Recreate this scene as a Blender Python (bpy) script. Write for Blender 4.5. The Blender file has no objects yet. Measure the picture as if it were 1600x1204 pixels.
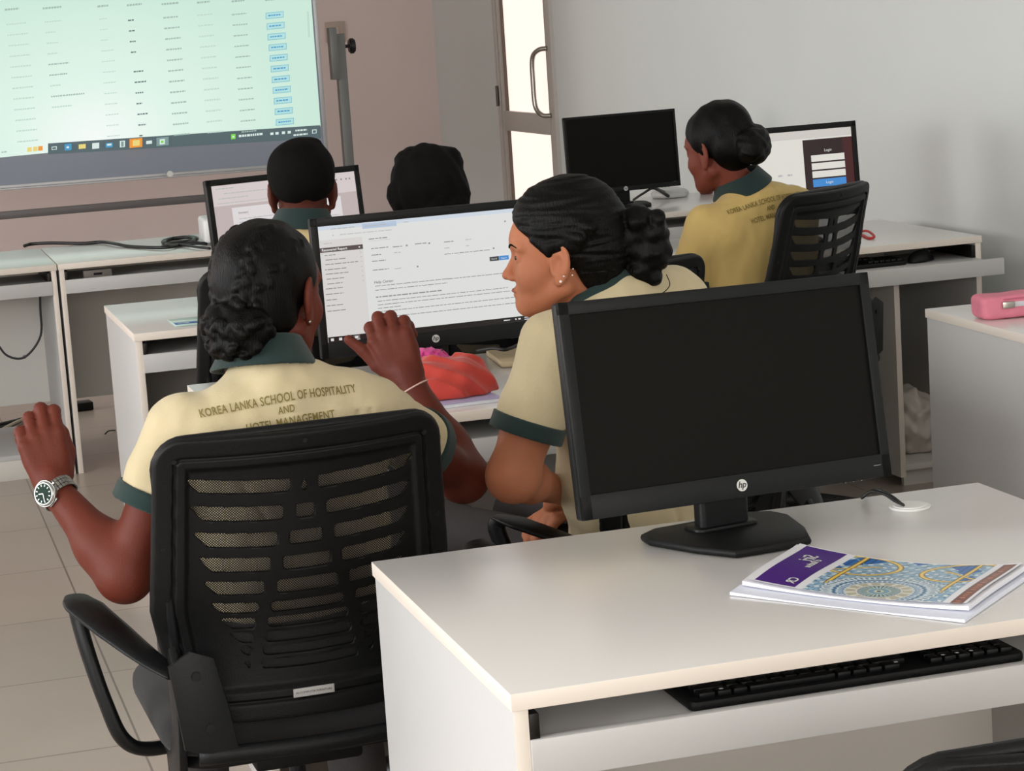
import bpy, bmesh, math, random
import numpy as np
from mathutils import Vector, Matrix, noise as mnoise
from mathutils.bvhtree import BVHTree
random.seed(7)
rng = np.random.default_rng(11)
S = bpy.context.scene
COL = S.collection
sin, cos, pi = math.sin, math.cos, math.pi

# ---------------------------------------------------------------- camera
CAM_H = 1.513
FW = np.array([0.26522817, 0.95070029, -0.16069529])
RT = np.array([0.95824616, -0.2783783, -0.0653439])
UP = np.array([0.10685655, 0.1366546, 0.98483867])
FPX = 3565.93
cd = bpy.data.cameras.new('camera'); cam = bpy.data.objects.new('camera', cd); COL.objects.link(cam)
cd.sensor_width = 36; cd.lens = FPX / 1600 * 36; cd.clip_start = .05; cd.clip_end = 100
M = Matrix.Identity(4)
for i in range(3):
    M[i][0] = RT[i]; M[i][1] = UP[i]; M[i][2] = -FW[i]
M[2][3] = CAM_H
cam.matrix_world = M
S.camera = cam

def at(px, py, y=None, z=None, x=None):
    """world point seen at a photo pixel, on the plane Y=y (or Z=z, or X=x)"""
    d = FW * FPX + RT * (px - 800) - UP * (py - 602)
    if y is not None: t = y / d[1]
    elif z is not None: t = (z - CAM_H) / d[2]
    else: t = x / d[0]
    return np.array([0, 0, CAM_H]) + d * t

# ---------------------------------------------------------------- view, world, lights
S.view_settings.view_transform = 'Standard'; S.view_settings.look = 'None'
S.view_settings.exposure = 0.0; S.view_settings.gamma = 1.0
S.view_settings.use_curve_mapping = False
w = bpy.data.worlds.new('world'); S.world = w; w.use_nodes = True
bg = w.node_tree.nodes['Background']; bg.inputs[0].default_value = (.85, .93, 1.0, 1); bg.inputs[1].default_value = 1.0

def area(name, loc, rot, sx, sy, power, color):
    l = bpy.data.lights.new(name, 'AREA'); l.shape = 'RECTANGLE'; l.size = sx; l.size_y = sy
    l.energy = power; l.color = color
    o = bpy.data.objects.new(name, l); o.location = loc; o.rotation_euler = rot; COL.objects.link(o)
    return o
# daylight coming in at the windows of the left wall
area('window_daylight', (-3.9, 2.2, 1.75), (0, -pi/2, 0), 1.3, 5.0, 222, (.93, .97, 1.0))
area('window_daylight', (-3.9, 8.8, 1.75), (0, -pi/2, 0), 1.3, 3.4, 92, (1.0, .95, .95))
area('window_daylight', (.2, -2.9, 1.9), (pi/2, 0, 0), 4.5, 1.3, 150, (1.0, .94, .89))  # added fill lamp behind the camera; the wall there has no window

# ---------------------------------------------------------------- materials
def lin(c):
    r = []
    for v in c:
        v = v / 255
        r.append(v / 12.92 if v <= .04045 else ((v + .055) / 1.055) ** 2.4)
    return (*r, 1)
MATS = {}
def mat(name, rgb, rough=.5, metal=0, spec=.5, var=0, vscale=8, bump=0, bscale=60, emit=None, estr=1, sheen=0, coat=0, coatr=.15, trans=0, alpha=1, sss=0, stretch=None):
    if name in MATS: return MATS[name]
    m = bpy.data.materials.new(name); m.use_nodes = True; nt = m.node_tree; b = nt.nodes['Principled BSDF']
    b.inputs['Base Color'].default_value = lin(rgb); b.inputs['Roughness'].default_value = rough
    b.inputs['Metallic'].default_value = metal; b.inputs['Specular IOR Level'].default_value = spec
    if sheen: b.inputs['Sheen Weight'].default_value = sheen
    if coat: b.inputs['Coat Weight'].default_value = coat; b.inputs['Coat Roughness'].default_value = coatr
    if trans: b.inputs['Transmission Weight'].default_value = trans
    if alpha < 1: b.inputs['Alpha'].default_value = alpha
    if sss:
        b.inputs['Subsurface Weight'].default_value = sss; b.inputs['Subsurface Radius'].default_value = (.6, .25, .12)
        b.inputs['Subsurface Scale'].default_value = .012
    if emit: b.inputs['Emission Color'].default_value = lin(emit); b.inputs['Emission Strength'].default_value = estr
    if var or bump:
        tc = nt.nodes.new('ShaderNodeTexCoord'); src = tc.outputs['Object']
        if stretch:
            mp = nt.nodes.new('ShaderNodeMapping'); mp.inputs['Scale'].default_value = stretch
            nt.links.new(src, mp.inputs[0]); src = mp.outputs[0]
    if var:
        n = nt.nodes.new('ShaderNodeTexNoise'); n.inputs['Scale'].default_value = vscale; n.inputs['Detail'].default_value = 5
        mx = nt.nodes.new('ShaderNodeMix'); mx.data_type = 'RGBA'
        mx.inputs[6].default_value = lin([c * (1 - var) for c in rgb]); mx.inputs[7].default_value = lin([min(255, c * (1 + var)) for c in rgb])
        nt.links.new(src, n.inputs['Vector']); nt.links.new(n.outputs[0], mx.inputs[0]); nt.links.new(mx.outputs[2], b.inputs['Base Color'])
    if bump:
        n2 = nt.nodes.new('ShaderNodeTexNoise'); n2.inputs['Scale'].default_value = bscale; n2.inputs['Detail'].default_value = 3
        bp = nt.nodes.new('ShaderNodeBump'); bp.inputs['Strength'].default_value = bump; bp.inputs['Distance'].default_value = .002
        nt.links.new(src, n2.inputs['Vector']); nt.links.new(n2.outputs[0], bp.inputs['Height']); nt.links.new(bp.outputs[0], b.inputs['Normal'])
    MATS[name] = m
    return m
def glow(name, rgb, s=1.0):
    """a lit screen pixel colour: emission plus a slightly glossy dark base"""
    if name in MATS: return MATS[name]
    return mat(name, (8, 8, 8), .35, emit=rgb, estr=s)

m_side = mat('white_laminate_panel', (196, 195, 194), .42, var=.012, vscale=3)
m_lam = mat('white_laminate', (222, 219, 216), .3, spec=.75, coat=.9, coatr=.27, var=.012, vscale=3)
m_edge = mat('laminate_edge_band', (232, 222, 211), .45)
m_lam_in = mat('laminate_inner', (216, 212, 205), .5, var=.02, vscale=4)
m_black = mat('black_plastic', (11, 13, 14), .42, spec=.25, bump=.15, bscale=900)
m_blackm = mat('black_plastic_matt', (9, 10, 11), .55, spec=.25, bump=.2, bscale=700)
m_gloss = mat('black_gloss', (10, 10, 11), .18)
m_off = mat('screen_off', (14, 13, 11), .42, spec=.1)
m_logo = mat('logo_silver', (215, 215, 212), .3, metal=.3)
m_logod = mat('logo_dark', (30, 32, 34), .4)
m_chair = mat('chair_plastic', (11, 13, 15), .45, spec=.25, bump=.25, bscale=500)
m_chair2 = mat('chair_shell_plastic', (6, 7, 8), .52, spec=.25, bump=.25, bscale=400)
m_seat = mat('seat_fabric', (20, 20, 22), .9, bump=.6, bscale=600, sheen=.1)
m_steel = mat('brushed_steel', (170, 165, 158), .28, metal=1)
m_cable = mat('cable_black', (14, 15, 16), .45)
m_grey = mat('grey_metal', (118, 118, 116), .45, metal=.35)
m_white = mat('white_plastic', (225, 226, 224), .4)
m_alu = mat('white_aluminium', (196, 190, 184), .4)
m_hair = mat('black_hair', (3, 2, 2), .46, spec=.14, bump=.8, bscale=30, stretch=(14, 14, 2))
m_hairb = mat('short_black_hair', (7, 6, 6), .75, spec=.12, bump=1.0, bscale=420)
m_green = mat('dark_green_knit', (17, 44, 42), .85, bump=.5, bscale=900, sheen=.15)
m_cream = mat('cream_polo_knit', (200, 185, 149), .88, bump=.35, bscale=800, sheen=.15, var=.02, vscale=12)
m_yellow = mat('yellow_polo_knit', (205, 176, 108), .88, bump=.35, bscale=800, sheen=.15, var=.02, vscale=12)
m_yellow2 = mat('pale_yellow_polo_knit', (212, 188, 138), .88, bump=.35, bscale=800, sheen=.15, var=.02, vscale=12)
m_print = mat('olive_print', (122, 108, 52), .8)
m_trouser = mat('charcoal_trousers', (52, 48, 48), .9, bump=.4, bscale=500)
m_shoe = mat('black_leather', (18, 17, 17), .4)
m_eye = mat('eye_white', (225, 215, 205), .25)
m_iris = mat('dark_iris', (22, 12, 10), .15)
m_lip = mat('lip', (150, 84, 74), .5)

# ---------------------------------------------------------------- object helpers
def tag(o, label=None, cat=None, group=None, kind=None):
    if label: o['label'] = label
    if cat: o['category'] = cat
    if group: o['group'] = group
    if kind: o['kind'] = kind
    return o
def empty(name, loc=(0, 0, 0), rz=0, label=None, cat=None, group=None):
    o = bpy.data.objects.new(name, None); COL.objects.link(o); o.empty_display_size = .05
    o.location = loc; o.rotation_euler = (0, 0, rz)
    return tag(o, label, cat, group)
def finish(me, mats, smooth=35):
    for m in (mats if isinstance(mats, (list, tuple)) else [mats]): me.materials.append(m)
    if smooth:
        me.polygons.foreach_set('use_smooth', [True] * len(me.polygons))
        if smooth < 180: me.set_sharp_from_angle(angle=math.radians(smooth))
    me.update()
def link(name, me, parent=None, mw=None):
    o = bpy.data.objects.new(name, me); COL.objects.link(o)
    if parent is not None: o.parent = parent
    if mw is not None: o.matrix_local = mw
    return o
def obj(name, bm, mats, parent=None, smooth=35, mw=None):
    me = bpy.data.meshes.new(name); bm.normal_update(); bm.to_mesh(me); bm.free()
    finish(me, mats, smooth)
    return link(name, me, parent, mw)
def meshobj(name, vf, mats, parent=None, smooth=180, mw=None):
    me = bpy.data.meshes.new(name); v, f = vf
    me.from_pydata([tuple(map(float, p)) for p in v], [], [tuple(map(int, q)) for q in f])
    finish(me, mats, smooth)
    return link(name, me, parent, mw)
def copy_tree(o, parent=None):
    c = o.copy(); COL.objects.link(c)
    if parent is not None: c.parent = parent
    for ch in list(o.children): copy_tree(ch, c)
    return c
def box(bm, x0, x1, y0, y1, z0, z1, bev=0, mi=0, mtx=None):
    vs = [bm.verts.new((x, y, z)) for x in (x0, x1) for y in (y0, y1) for z in (z0, z1)]
    fs = [bm.faces.new([vs[i] for i in q]) for q in ((0, 1, 3, 2), (4, 6, 7, 5), (0, 4, 5, 1), (2, 3, 7, 6), (0, 2, 6, 4), (1, 5, 7, 3))]
    for f in fs: f.material_index = mi
    geo = vs
    if bev:
        es = list({e for f in fs for e in f.edges})
        r = bmesh.ops.bevel(bm, geom=es, offset=bev, segments=2, affect='EDGES', profile=.5)
        for f in r['faces']: f.material_index = mi
        geo = list({v for f in r['faces'] for v in f.verts} | {v for v in vs if v.is_valid})
    if mtx is not None: bmesh.ops.transform(bm, matrix=mtx, verts=[v for v in geo if v.is_valid])
    return bm
def prism(bm, pts, z0, z1, bev=0, mi=0, axis='z', mtx=None, seg=2):
    """extruded outline; axis z: pts are (x,y); axis y: pts are (x,z) with y from z0 to z1; axis x: (y,z)"""
    def P(a, b, c):
        return {'z': (a, b, c), 'y': (a, c, b), 'x': (c, a, b)}[axis]
    lo = [bm.verts.new(P(a, b, z0)) for a, b in pts]; hi = [bm.verts.new(P(a, b, z1)) for a, b in pts]
    n = len(pts); fs = []
    fs.append(bm.faces.new(lo[::-1])); fs.append(bm.faces.new(hi))
    for i in range(n): fs.append(bm.faces.new([lo[i], lo[(i + 1) % n], hi[(i + 1) % n], hi[i]]))
    for f in fs: f.material_index = mi
    bmesh.ops.recalc_face_normals(bm, faces=fs)
    vs = lo + hi
    if bev:
        es = list(fs[0].edges) + list(fs[1].edges)
        r = bmesh.ops.bevel(bm, geom=es, offset=bev, segments=seg, affect='EDGES', profile=.5)
        for f in r['faces']: f.material_index = mi
        vs = list({v for f in r['faces'] for v in f.verts} | {v for v in vs if v.is_valid})
    if mtx is not None: bmesh.ops.transform(bm, matrix=mtx, verts=[v for v in vs if v.is_valid])
    return bm
def rrect(x0, x1, y0, y1, r, n=6):
    p = []
    for cx, cy, a in ((x1 - r, y1 - r, 0), (x0 + r, y1 - r, pi/2), (x0 + r, y0 + r, pi), (x1 - r, y0 + r, 1.5*pi)):
        for i in range(n + 1):
            t = a + i / n * pi / 2; p.append((cx + r * cos(t), cy + r * sin(t)))
    return p
def cyl(bm, c, r, h, n=32, r2=None, axis='z', bev=0, mi=0):
    """cylinder / cone, centre of the base at c, growing along axis"""
    r2 = r if r2 is None else r2
    def P(a, b, t):
        v = {'z': (a, b, t), 'y': (a, t, b), 'x': (t, a, b)}[axis]
        return (c[0] + v[0], c[1] + v[1], c[2] + v[2])
    lo = [bm.verts.new(P(r * cos(2*pi*i/n), r * sin(2*pi*i/n), 0)) for i in range(n)]
    hi = [bm.verts.new(P(r2 * cos(2*pi*i/n), r2 * sin(2*pi*i/n), h)) for i in range(n)]
    fs = [bm.faces.new(lo[::-1]), bm.faces.new(hi)] + [bm.faces.new([lo[i], lo[(i+1) % n], hi[(i+1) % n], hi[i]]) for i in range(n)]
    for f in fs: f.material_index = mi
    bmesh.ops.recalc_face_normals(bm, faces=fs)
    if bev:
        r_ = bmesh.ops.bevel(bm, geom=list(fs[0].edges) + list(fs[1].edges), offset=bev, segments=2, affect='EDGES')
        for f in r_['faces']: f.material_index = mi
    return bm
def spline(pts, n=8):
    P = np.array(pts, float)
    if len(P) < 3: return P
    Q = np.vstack([2*P[0]-P[1], P, 2*P[-1]-P[-2]]); out = []
    for i in range(1, len(Q) - 2):
        for t in np.linspace(0, 1, n, endpoint=False):
            a, b, c, d = Q[i-1], Q[i], Q[i+1], Q[i+2]
            out.append(.5*((2*b) + (c-a)*t + (2*a-5*b+4*c-d)*t*t + (3*b-a-3*c+d)*t**3))
    out.append(P[-1]); return np.array(out)
def tube(bm, pts, r, n=8, sub=8, mi=0, flat=None):
    """swept tube through pts; r is a number or a list per point; flat=(a,b) makes an oval section"""
    P = spline(pts, sub) if sub > 1 else np.array(pts, float)
    m = len(P)
    R = np.interp(np.linspace(0, 1, m), np.linspace(0, 1, len(r)), r) if isinstance(r, (list, tuple)) else [r] * m
    T = np.gradient(P, axis=0); T /= np.linalg.norm(T, axis=1)[:, None] + 1e-12
    u = np.cross(T[0], [0, 0, 1]); u = u if np.linalg.norm(u) > 1e-3 else np.cross(T[0], [1, 0, 0]); u /= np.linalg.norm(u)
    rings = []
    for i in range(m):
        u = u - T[i] * (u @ T[i]); u /= np.linalg.norm(u) + 1e-12; v = np.cross(T[i], u)
        fa, fb = flat or (1, 1)
        rings.append([bm.verts.new(P[i] + R[i] * (fa * cos(2*pi*k/n) * u + fb * sin(2*pi*k/n) * v)) for k in range(n)])
    fs = []
    for a, b in zip(rings, rings[1:]):
        for k in range(n): fs.append(bm.faces.new([a[k], a[(k+1) % n], b[(k+1) % n], b[k]]))
    fs.append(bm.faces.new(rings[0][::-1])); fs.append(bm.faces.new(rings[-1]))
    for f in fs: f.material_index = mi
    bmesh.ops.recalc_face_normals(bm, faces=fs)
    return bm
def text_mesh(body, size, shear=0, space=1.0, bold=0, align='CENTER', width=None):
    c = bpy.data.curves.new('t', 'FONT'); c.body = body; c.size = size; c.align_x = align; c.align_y = 'CENTER'; c.shear = shear
    c.space_character = space; c.offset = bold; c.resolution_u = 3
    o = bpy.data.objects.new('t', c); COL.objects.link(o)
    dg = bpy.context.evaluated_depsgraph_get(); me = bpy.data.meshes.new_from_object(o.evaluated_get(dg))
    bpy.data.objects.remove(o); bpy.data.curves.remove(c)
    v = np.array([tuple(p.co) for p in me.vertices]); f = [tuple(p.vertices) for p in me.polygons]
    bpy.data.meshes.remove(me)
    if width: v[:, 0] *= width / (v[:, 0].max() - v[:, 0].min())
    return v, f

# ---------------------------------------------------------------- implicit surfaces -> meshes
def smin(a, b, k):
    h = np.clip(.5 + .5 * (b - a) / k, 0, 1); return b * (1 - h) + a * h - k * h * (1 - h)
def smax(a, b, k): return -smin(-a, -b, k)
def cone(a, b, ra, rb=None):
    a = np.array(a, float); b = np.array(b, float); rb = ra if rb is None else rb; ab = b - a; L2 = max(ab @ ab, 1e-12)
    def f(P):
        t = np.clip((P - a) @ ab / L2, 0, 1)
        return np.linalg.norm(P - a - t[:, None] * ab, axis=1) - (ra + (rb - ra) * t)
    f.c = (a + b) / 2; f.R = np.linalg.norm(ab) / 2 + max(ra, rb); return f
def ell(c, r, R=None):
    c = np.array(c, float); r = np.array(r if hasattr(r, '__len__') else (r, r, r), float)
    def f(P):
        q = P - c
        if R is not None: q = q @ R
        k0 = np.linalg.norm(q / r, axis=1); k1 = np.linalg.norm(q / (r * r), axis=1)
        return k0 * (k0 - 1) / (k1 + 1e-9)
    f.c = c; f.R = max(r); return f
def group(prims, k, margin=.06):
    cs = np.array([p.c for p in prims]); lo = min((c - p.R for c, p in zip(cs, prims)), key=lambda v: v.sum()) * 0
    lo = np.min([c - p.R for c, p in zip(cs, prims)], axis=0); hi = np.max([c + p.R for c, p in zip(cs, prims)], axis=0)
    C = (lo + hi) / 2; R = np.linalg.norm(hi - lo) / 2
    def f(P):
        d = np.linalg.norm(P - C, axis=1) - R; m = d < margin; out = np.maximum(d, margin * .9)
        if m.any():
            Q = P[m]; v = prims[0](Q)
            for p in prims[1:]: v = smin(v, p(Q), k)
            out[m] = v
        return out
    f.c = C; f.R = R; return f
def noise3(P, s, seed=0):
    """cheap smooth pseudo-noise from sines"""
    q = P * s + seed * 13.7
    return (np.sin(q[:, 0] + 1.3*np.sin(q[:, 1]*.7 + 1.1)) * np.sin(q[:, 1]*1.1 + 1.7*np.sin(q[:, 2]*.8)) + np.sin(q[:, 2]*1.2 + 1.5*np.sin(q[:, 0]*.9 + 2))) * .5
def mesher(f, lo, hi, h):
    """sparse surface nets of f=0 in the box"""
    B = 8; lo = np.array(lo, float); hi = np.array(hi, float)
    nb = np.ceil((hi - lo) / (B * h)).astype(int)
    # two-level block search
    I = np.stack(np.meshgrid(*[np.arange(n) for n in nb], indexing='ij'), -1).reshape(-1, 3)
    keep = np.zeros(len(I), bool)
    for s in range(0, len(I), 100000):
        c = lo + (I[s:s+100000] + .5) * B * h
        keep[s:s+100000] = np.abs(f(c)) < .87 * B * h * 1.25 + h
    I = I[keep]
    g = np.arange(B + 1); G = np.stack(np.meshgrid(g, g, g, indexing='ij'), -1).reshape(-1, 3)
    NX = (nb * B + 3).astype(np.int64)
    def key(ijk): return (ijk[..., 0] * NX[1] + ijk[..., 1]) * NX[2] + ijk[..., 2]
    cells = []; verts = []; edges = []
    CH = 400
    offs = np.array([(a, b, c) for a in (0, 1) for b in (0, 1) for c in (0, 1)])
    E = [(a, b) for a in range(8) for b in range(a + 1, 8) if np.abs(offs[a] - offs[b]).sum() == 1]
    for s in range(0, len(I), CH):
        blk = I[s:s+CH]; base = blk * B
        P = lo + (base[:, None, :] + G[None]) * h
        D = f(P.reshape(-1, 3)).reshape(len(blk), B+1, B+1, B+1)
        D = np.where(D == 0, 1e-9, D)
        cor = np.stack([D[:, o[0]:o[0]+B, o[1]:o[1]+B, o[2]:o[2]+B] for o in offs], -1)
        sg = cor < 0; act = sg.any(-1) & ~sg.all(-1)
        n, i, j, k = np.nonzero(act)
        if len(n):
            cv = cor[n, i, j, k]; acc = np.zeros((len(n), 3)); cnt = np.zeros(len(n))
            for a, b in E:
                va, vb = cv[:, a], cv[:, b]; m = (va < 0) != (vb < 0)
                t = np.where(m, va / np.where(m, va - vb, 1), 0)
                acc += m[:, None] * (offs[a] + t[:, None] * (offs[b] - offs[a])); cnt += m
            ijk = base[n] + np.stack([i, j, k], -1)
            cells.append(key(ijk)); verts.append(lo + (ijk + acc / cnt[:, None]) * h)
        for ax in range(3):
            o = [0, 0, 0]; o[ax] = 1
            A_ = D[:, :B, :B, :B]; B_ = D[:, o[0]:o[0]+B, o[1]:o[1]+B, o[2]:o[2]+B]
            m = (A_ < 0) != (B_ < 0); n, i, j, k = np.nonzero(m)
            if len(n): edges.append((ax, base[n] + np.stack([i, j, k], -1), (A_ < 0)[n, i, j, k]))
    K = np.concatenate(cells); V = np.concatenate(verts); o = np.argsort(K); K = K[o]; V = V[o]
    K, ui = np.unique(K, return_index=True); V = V[ui]
    faces = []
    for ax, ijk, neg in edges:
        a, b = [(1, 2), (2, 0), (0, 1)][ax]; ea = np.zeros(3, int); eb = np.zeros(3, int); ea[a] = 1; eb[b] = 1
        q = [ijk - ea - eb, ijk - eb, ijk, ijk - ea]
        ok = (ijk > 0).all(-1); ids = []
        for c in q:
            kk = key(c); p = np.searchsorted(K, kk); p = np.clip(p, 0, len(K) - 1); ok &= K[p] == kk; ids.append(p)
        F = np.stack(ids, -1); F = np.where(neg[:, None], F, F[:, ::-1]); faces.append(F[ok])
    return V, np.concatenate(faces)
def frame_mat(x, y, z, o):
    m = Matrix.Identity(4)
    for i in range(3): m[i][0] = x[i]; m[i][1] = y[i]; m[i][2] = z[i]; m[i][3] = o[i]
    return m
def nrm(v): v = np.array(v, float); return v / (np.linalg.norm(v) + 1e-12)

# ================================================================ ROOM
XL, XR, YB, YF, ZC = -4.0, 3.40, -3.0, 13.4, 3.1
def tile_material():
    m = bpy.data.materials.new('floor_tiles'); m.use_nodes = True; nt = m.node_tree; b = nt.nodes['Principled BSDF']; L = nt.links.new
    tc = nt.nodes.new('ShaderNodeTexCoord'); mp = nt.nodes.new('ShaderNodeMapping'); mp.inputs['Location'].default_value = (-.46 + 6, -.05, 0)
    br = nt.nodes.new('ShaderNodeTexBrick'); br.offset = 0; br.inputs['Scale'].default_value = 1; br.inputs['Brick Width'].default_value = .6; br.inputs['Row Height'].default_value = .6
    br.inputs['Mortar Size'].default_value = .003; br.inputs['Mortar Smooth'].default_value = .3
    br.inputs['Color1'].default_value = lin((178, 164, 152)); br.inputs['Color2'].default_value = lin((173, 160, 149)); br.inputs['Mortar'].default_value = lin((120, 106, 96))
    no = nt.nodes.new('ShaderNodeTexNoise'); no.inputs['Scale'].default_value = 1.7; no.inputs['Detail'].default_value = 6
    mx = nt.nodes.new('ShaderNodeMix'); mx.data_type = 'RGBA'; mx.blend_type = 'MULTIPLY'; mx.inputs[0].default_value = .35
    cr = nt.nodes.new('ShaderNodeValToRGB'); cr.color_ramp.elements[0].position = .3; cr.color_ramp.elements[0].color = (.72, .70, .68, 1); cr.color_ramp.elements[1].position = .7
    L(tc.outputs['Object'], mp.inputs[0]); L(mp.outputs[0], br.inputs['Vector']); L(tc.outputs['Object'], no.inputs['Vector'])
    L(no.outputs[0], cr.inputs[0]); L(br.outputs['Color'], mx.inputs[6]); L(cr.outputs[0], mx.inputs[7]); L(mx.outputs[2], b.inputs['Base Color'])
    b.inputs['Roughness'].default_value = .28
    return m
m_wall = mat('wall_paint_grey', (222, 226, 224), .75, var=.015, vscale=1.2, bump=.2, bscale=90)
m_wallb = mat('wall_paint_lilac', (238, 222, 218), .8, var=.015, vscale=1.2, bump=.2, bscale=90)
m_ceil = mat('ceiling_paint', (215, 213, 208), .9)
def struct(name, bm, m, parent=None):
    o = obj(name, bm, m, parent, 30)
    if parent is None: o['kind'] = 'structure'
    return o
struct('floor', box(bmesh.new(), XL, XR, YB, YF, -.1, 0), tile_material())
struct('ceiling', box(bmesh.new(), XL - .2, XR + .2, YB - .2, YF + .2, ZC, ZC + .1), m_ceil)
struct('wall_back', box(bmesh.new(), XL - .2, XR + .2, YF, YF + .2, 0, ZC), m_wallb)
struct('wall_front', box(bmesh.new(), XL - .2, XR + .2, YB - .2, YB, 0, ZC), m_wall)
def wall_with_holes(name, x0, x1, holes, m):
    """wall across X with rectangular openings (y0,y1,z0,z1) sorted along y"""
    bm = bmesh.new(); y = YB
    for (a, b, c, d) in holes:
        box(bm, x0, x1, y, a, 0, ZC)
        if c > 0: box(bm, x0, x1, a, b, 0, c)
        box(bm, x0, x1, a, b, d, ZC); y = b
    box(bm, x0, x1, y, YF, 0, ZC)
    return struct(name, bm, m)
WIN = [(-.3, 4.7, 1.1, 2.4), (7.1, 10.5, 1.1, 2.4)]
wall_with_holes('wall_left', XL - .2, XL, WIN, m_wall)
DY0, DY1, DZ = 11.03, 11.98, 2.1
wall_with_holes('wall_right', XR, XR + .2, [(DY0 - .03, DY1 + .03, 0, DZ + .03)], m_wall)
m_pane = mat('daylit_frosted_glass', (240, 232, 225), .6, emit=(255, 236, 224), estr=.93)
for i, (a, b, c, d) in enumerate(WIN):
    bm = bmesh.new()
    box(bm, XL - .12, XL - .06, a, b, c, c + .05); box(bm, XL - .12, XL - .06, a, b, d - .05, d)
    n = round((b - a) / 1.0)
    for k in range(n + 1):
        y = a + (b - a - .05) * k / n; box(bm, XL - .12, XL - .06, y, y + .05, c, d)
    wn = struct('window_%d' % (i + 1), bm, m_alu)
    obj('pane', box(bmesh.new(), XL - .1, XL - .09, a, b, c, d), m_pane, wn)
# glazed aluminium door in the right wall
bm = bmesh.new()
x0, x1 = XR - .012, XR + .04
box(bm, x0, x1, DY0, DY0 + .075, 0, DZ, .002)            # lock stile
box(bm, x0, x1, DY1 - .03, DY1, 0, DZ, .002)            # hinge stile
box(bm, x0, x1, DY0 + .075, DY1 - .03, .89, .995, .002)    # middle rail
box(bm, x0, x1, DY0 + .075, DY1 - .03, 0, .12, .002)
box(bm, x0, x1, DY0 + .075, DY1 - .03, DZ - .09, DZ, .002)
door = struct('door_1', bm, m_alu)
obj('glass_pane', box(bmesh.new(), XR + .012, XR + .02, DY0 + .075, DY1 - .03, .995, DZ - .09), m_pane, door)
obj('glass_pane', box(bmesh.new(), XR + .012, XR + .02, DY0 + .075, DY1 - .03, .12, .89), m_pane, door)
bm = bmesh.new()
for (za, zb) in ((.995, DZ - .09), (.12, .89)):
    box(bm, XR - .004, XR + .012, DY1 - .062, DY1 - .05, za, zb); box(bm, XR + .002, XR + .012, DY1 - .05, DY1 - .03, za, zb)
obj('glazing_bead', bm, mat('bead_ivory', (226, 205, 190), .4), door)
obj('bead_gasket', box(bmesh.new(), XR - .006, XR + .012, DY1 - .068, DY1 - .063, .12, DZ - .09), mat('gasket_brown', (90, 78, 70), .7), door)
bm = bmesh.new(); hy = DY0 + .04
tube(bm, [(XR - .012, hy, .99), (XR - .05, hy + .03, .995), (XR - .075, hy + .06, 1.04), (XR - .078, hy + .065, 1.16), (XR - .075, hy + .06, 1.28), (XR - .05, hy + .03, 1.32), (XR - .012, hy, 1.327)], .0125, 12)
obj('door_handle', bm, m_steel, door, 180)
bm = bmesh.new(); cyl(bm, (XR - .03, DY1 + .01, 1.02), .008, .11, 12)
box(bm, XR - .022, XR - .001, DY1 + .012, DY1 + .045, 1.03, 1.12)
obj('hinge', bm, mat('hinge_dark', (86, 78, 74), .4, metal=.6), door)
bm = bmesh.new()
box(bm, XR - .02, XR + .0, DY0 - .045, DY0 - .003, 0, DZ + .04); box(bm, XR - .02, XR, DY1 + .003, DY1 + .045, 0, DZ + .04); box(bm, XR - .02, XR, DY0 - .045, DY1 + .045, DZ + .003, DZ + .045)
struct('trim_1', bm, m_alu)
# switch plate on the back wall
t = empty('wall_switch', (2.80, YF - .006, 1.47), label='pale square switch plate on the lilac wall beside the board post', cat='switch')
obj('switch_plate', box(bmesh.new(), -.06, .06, -.006, .006, -.06, .06, .003), mat('switch_beige', (196, 180, 168), .5), t)
obj('rocker', box(bmesh.new(), -.02, .02, -.010, -.004, -.03, .03, .002), mat('switch_beige2', (203, 188, 176), .5), t)

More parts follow.
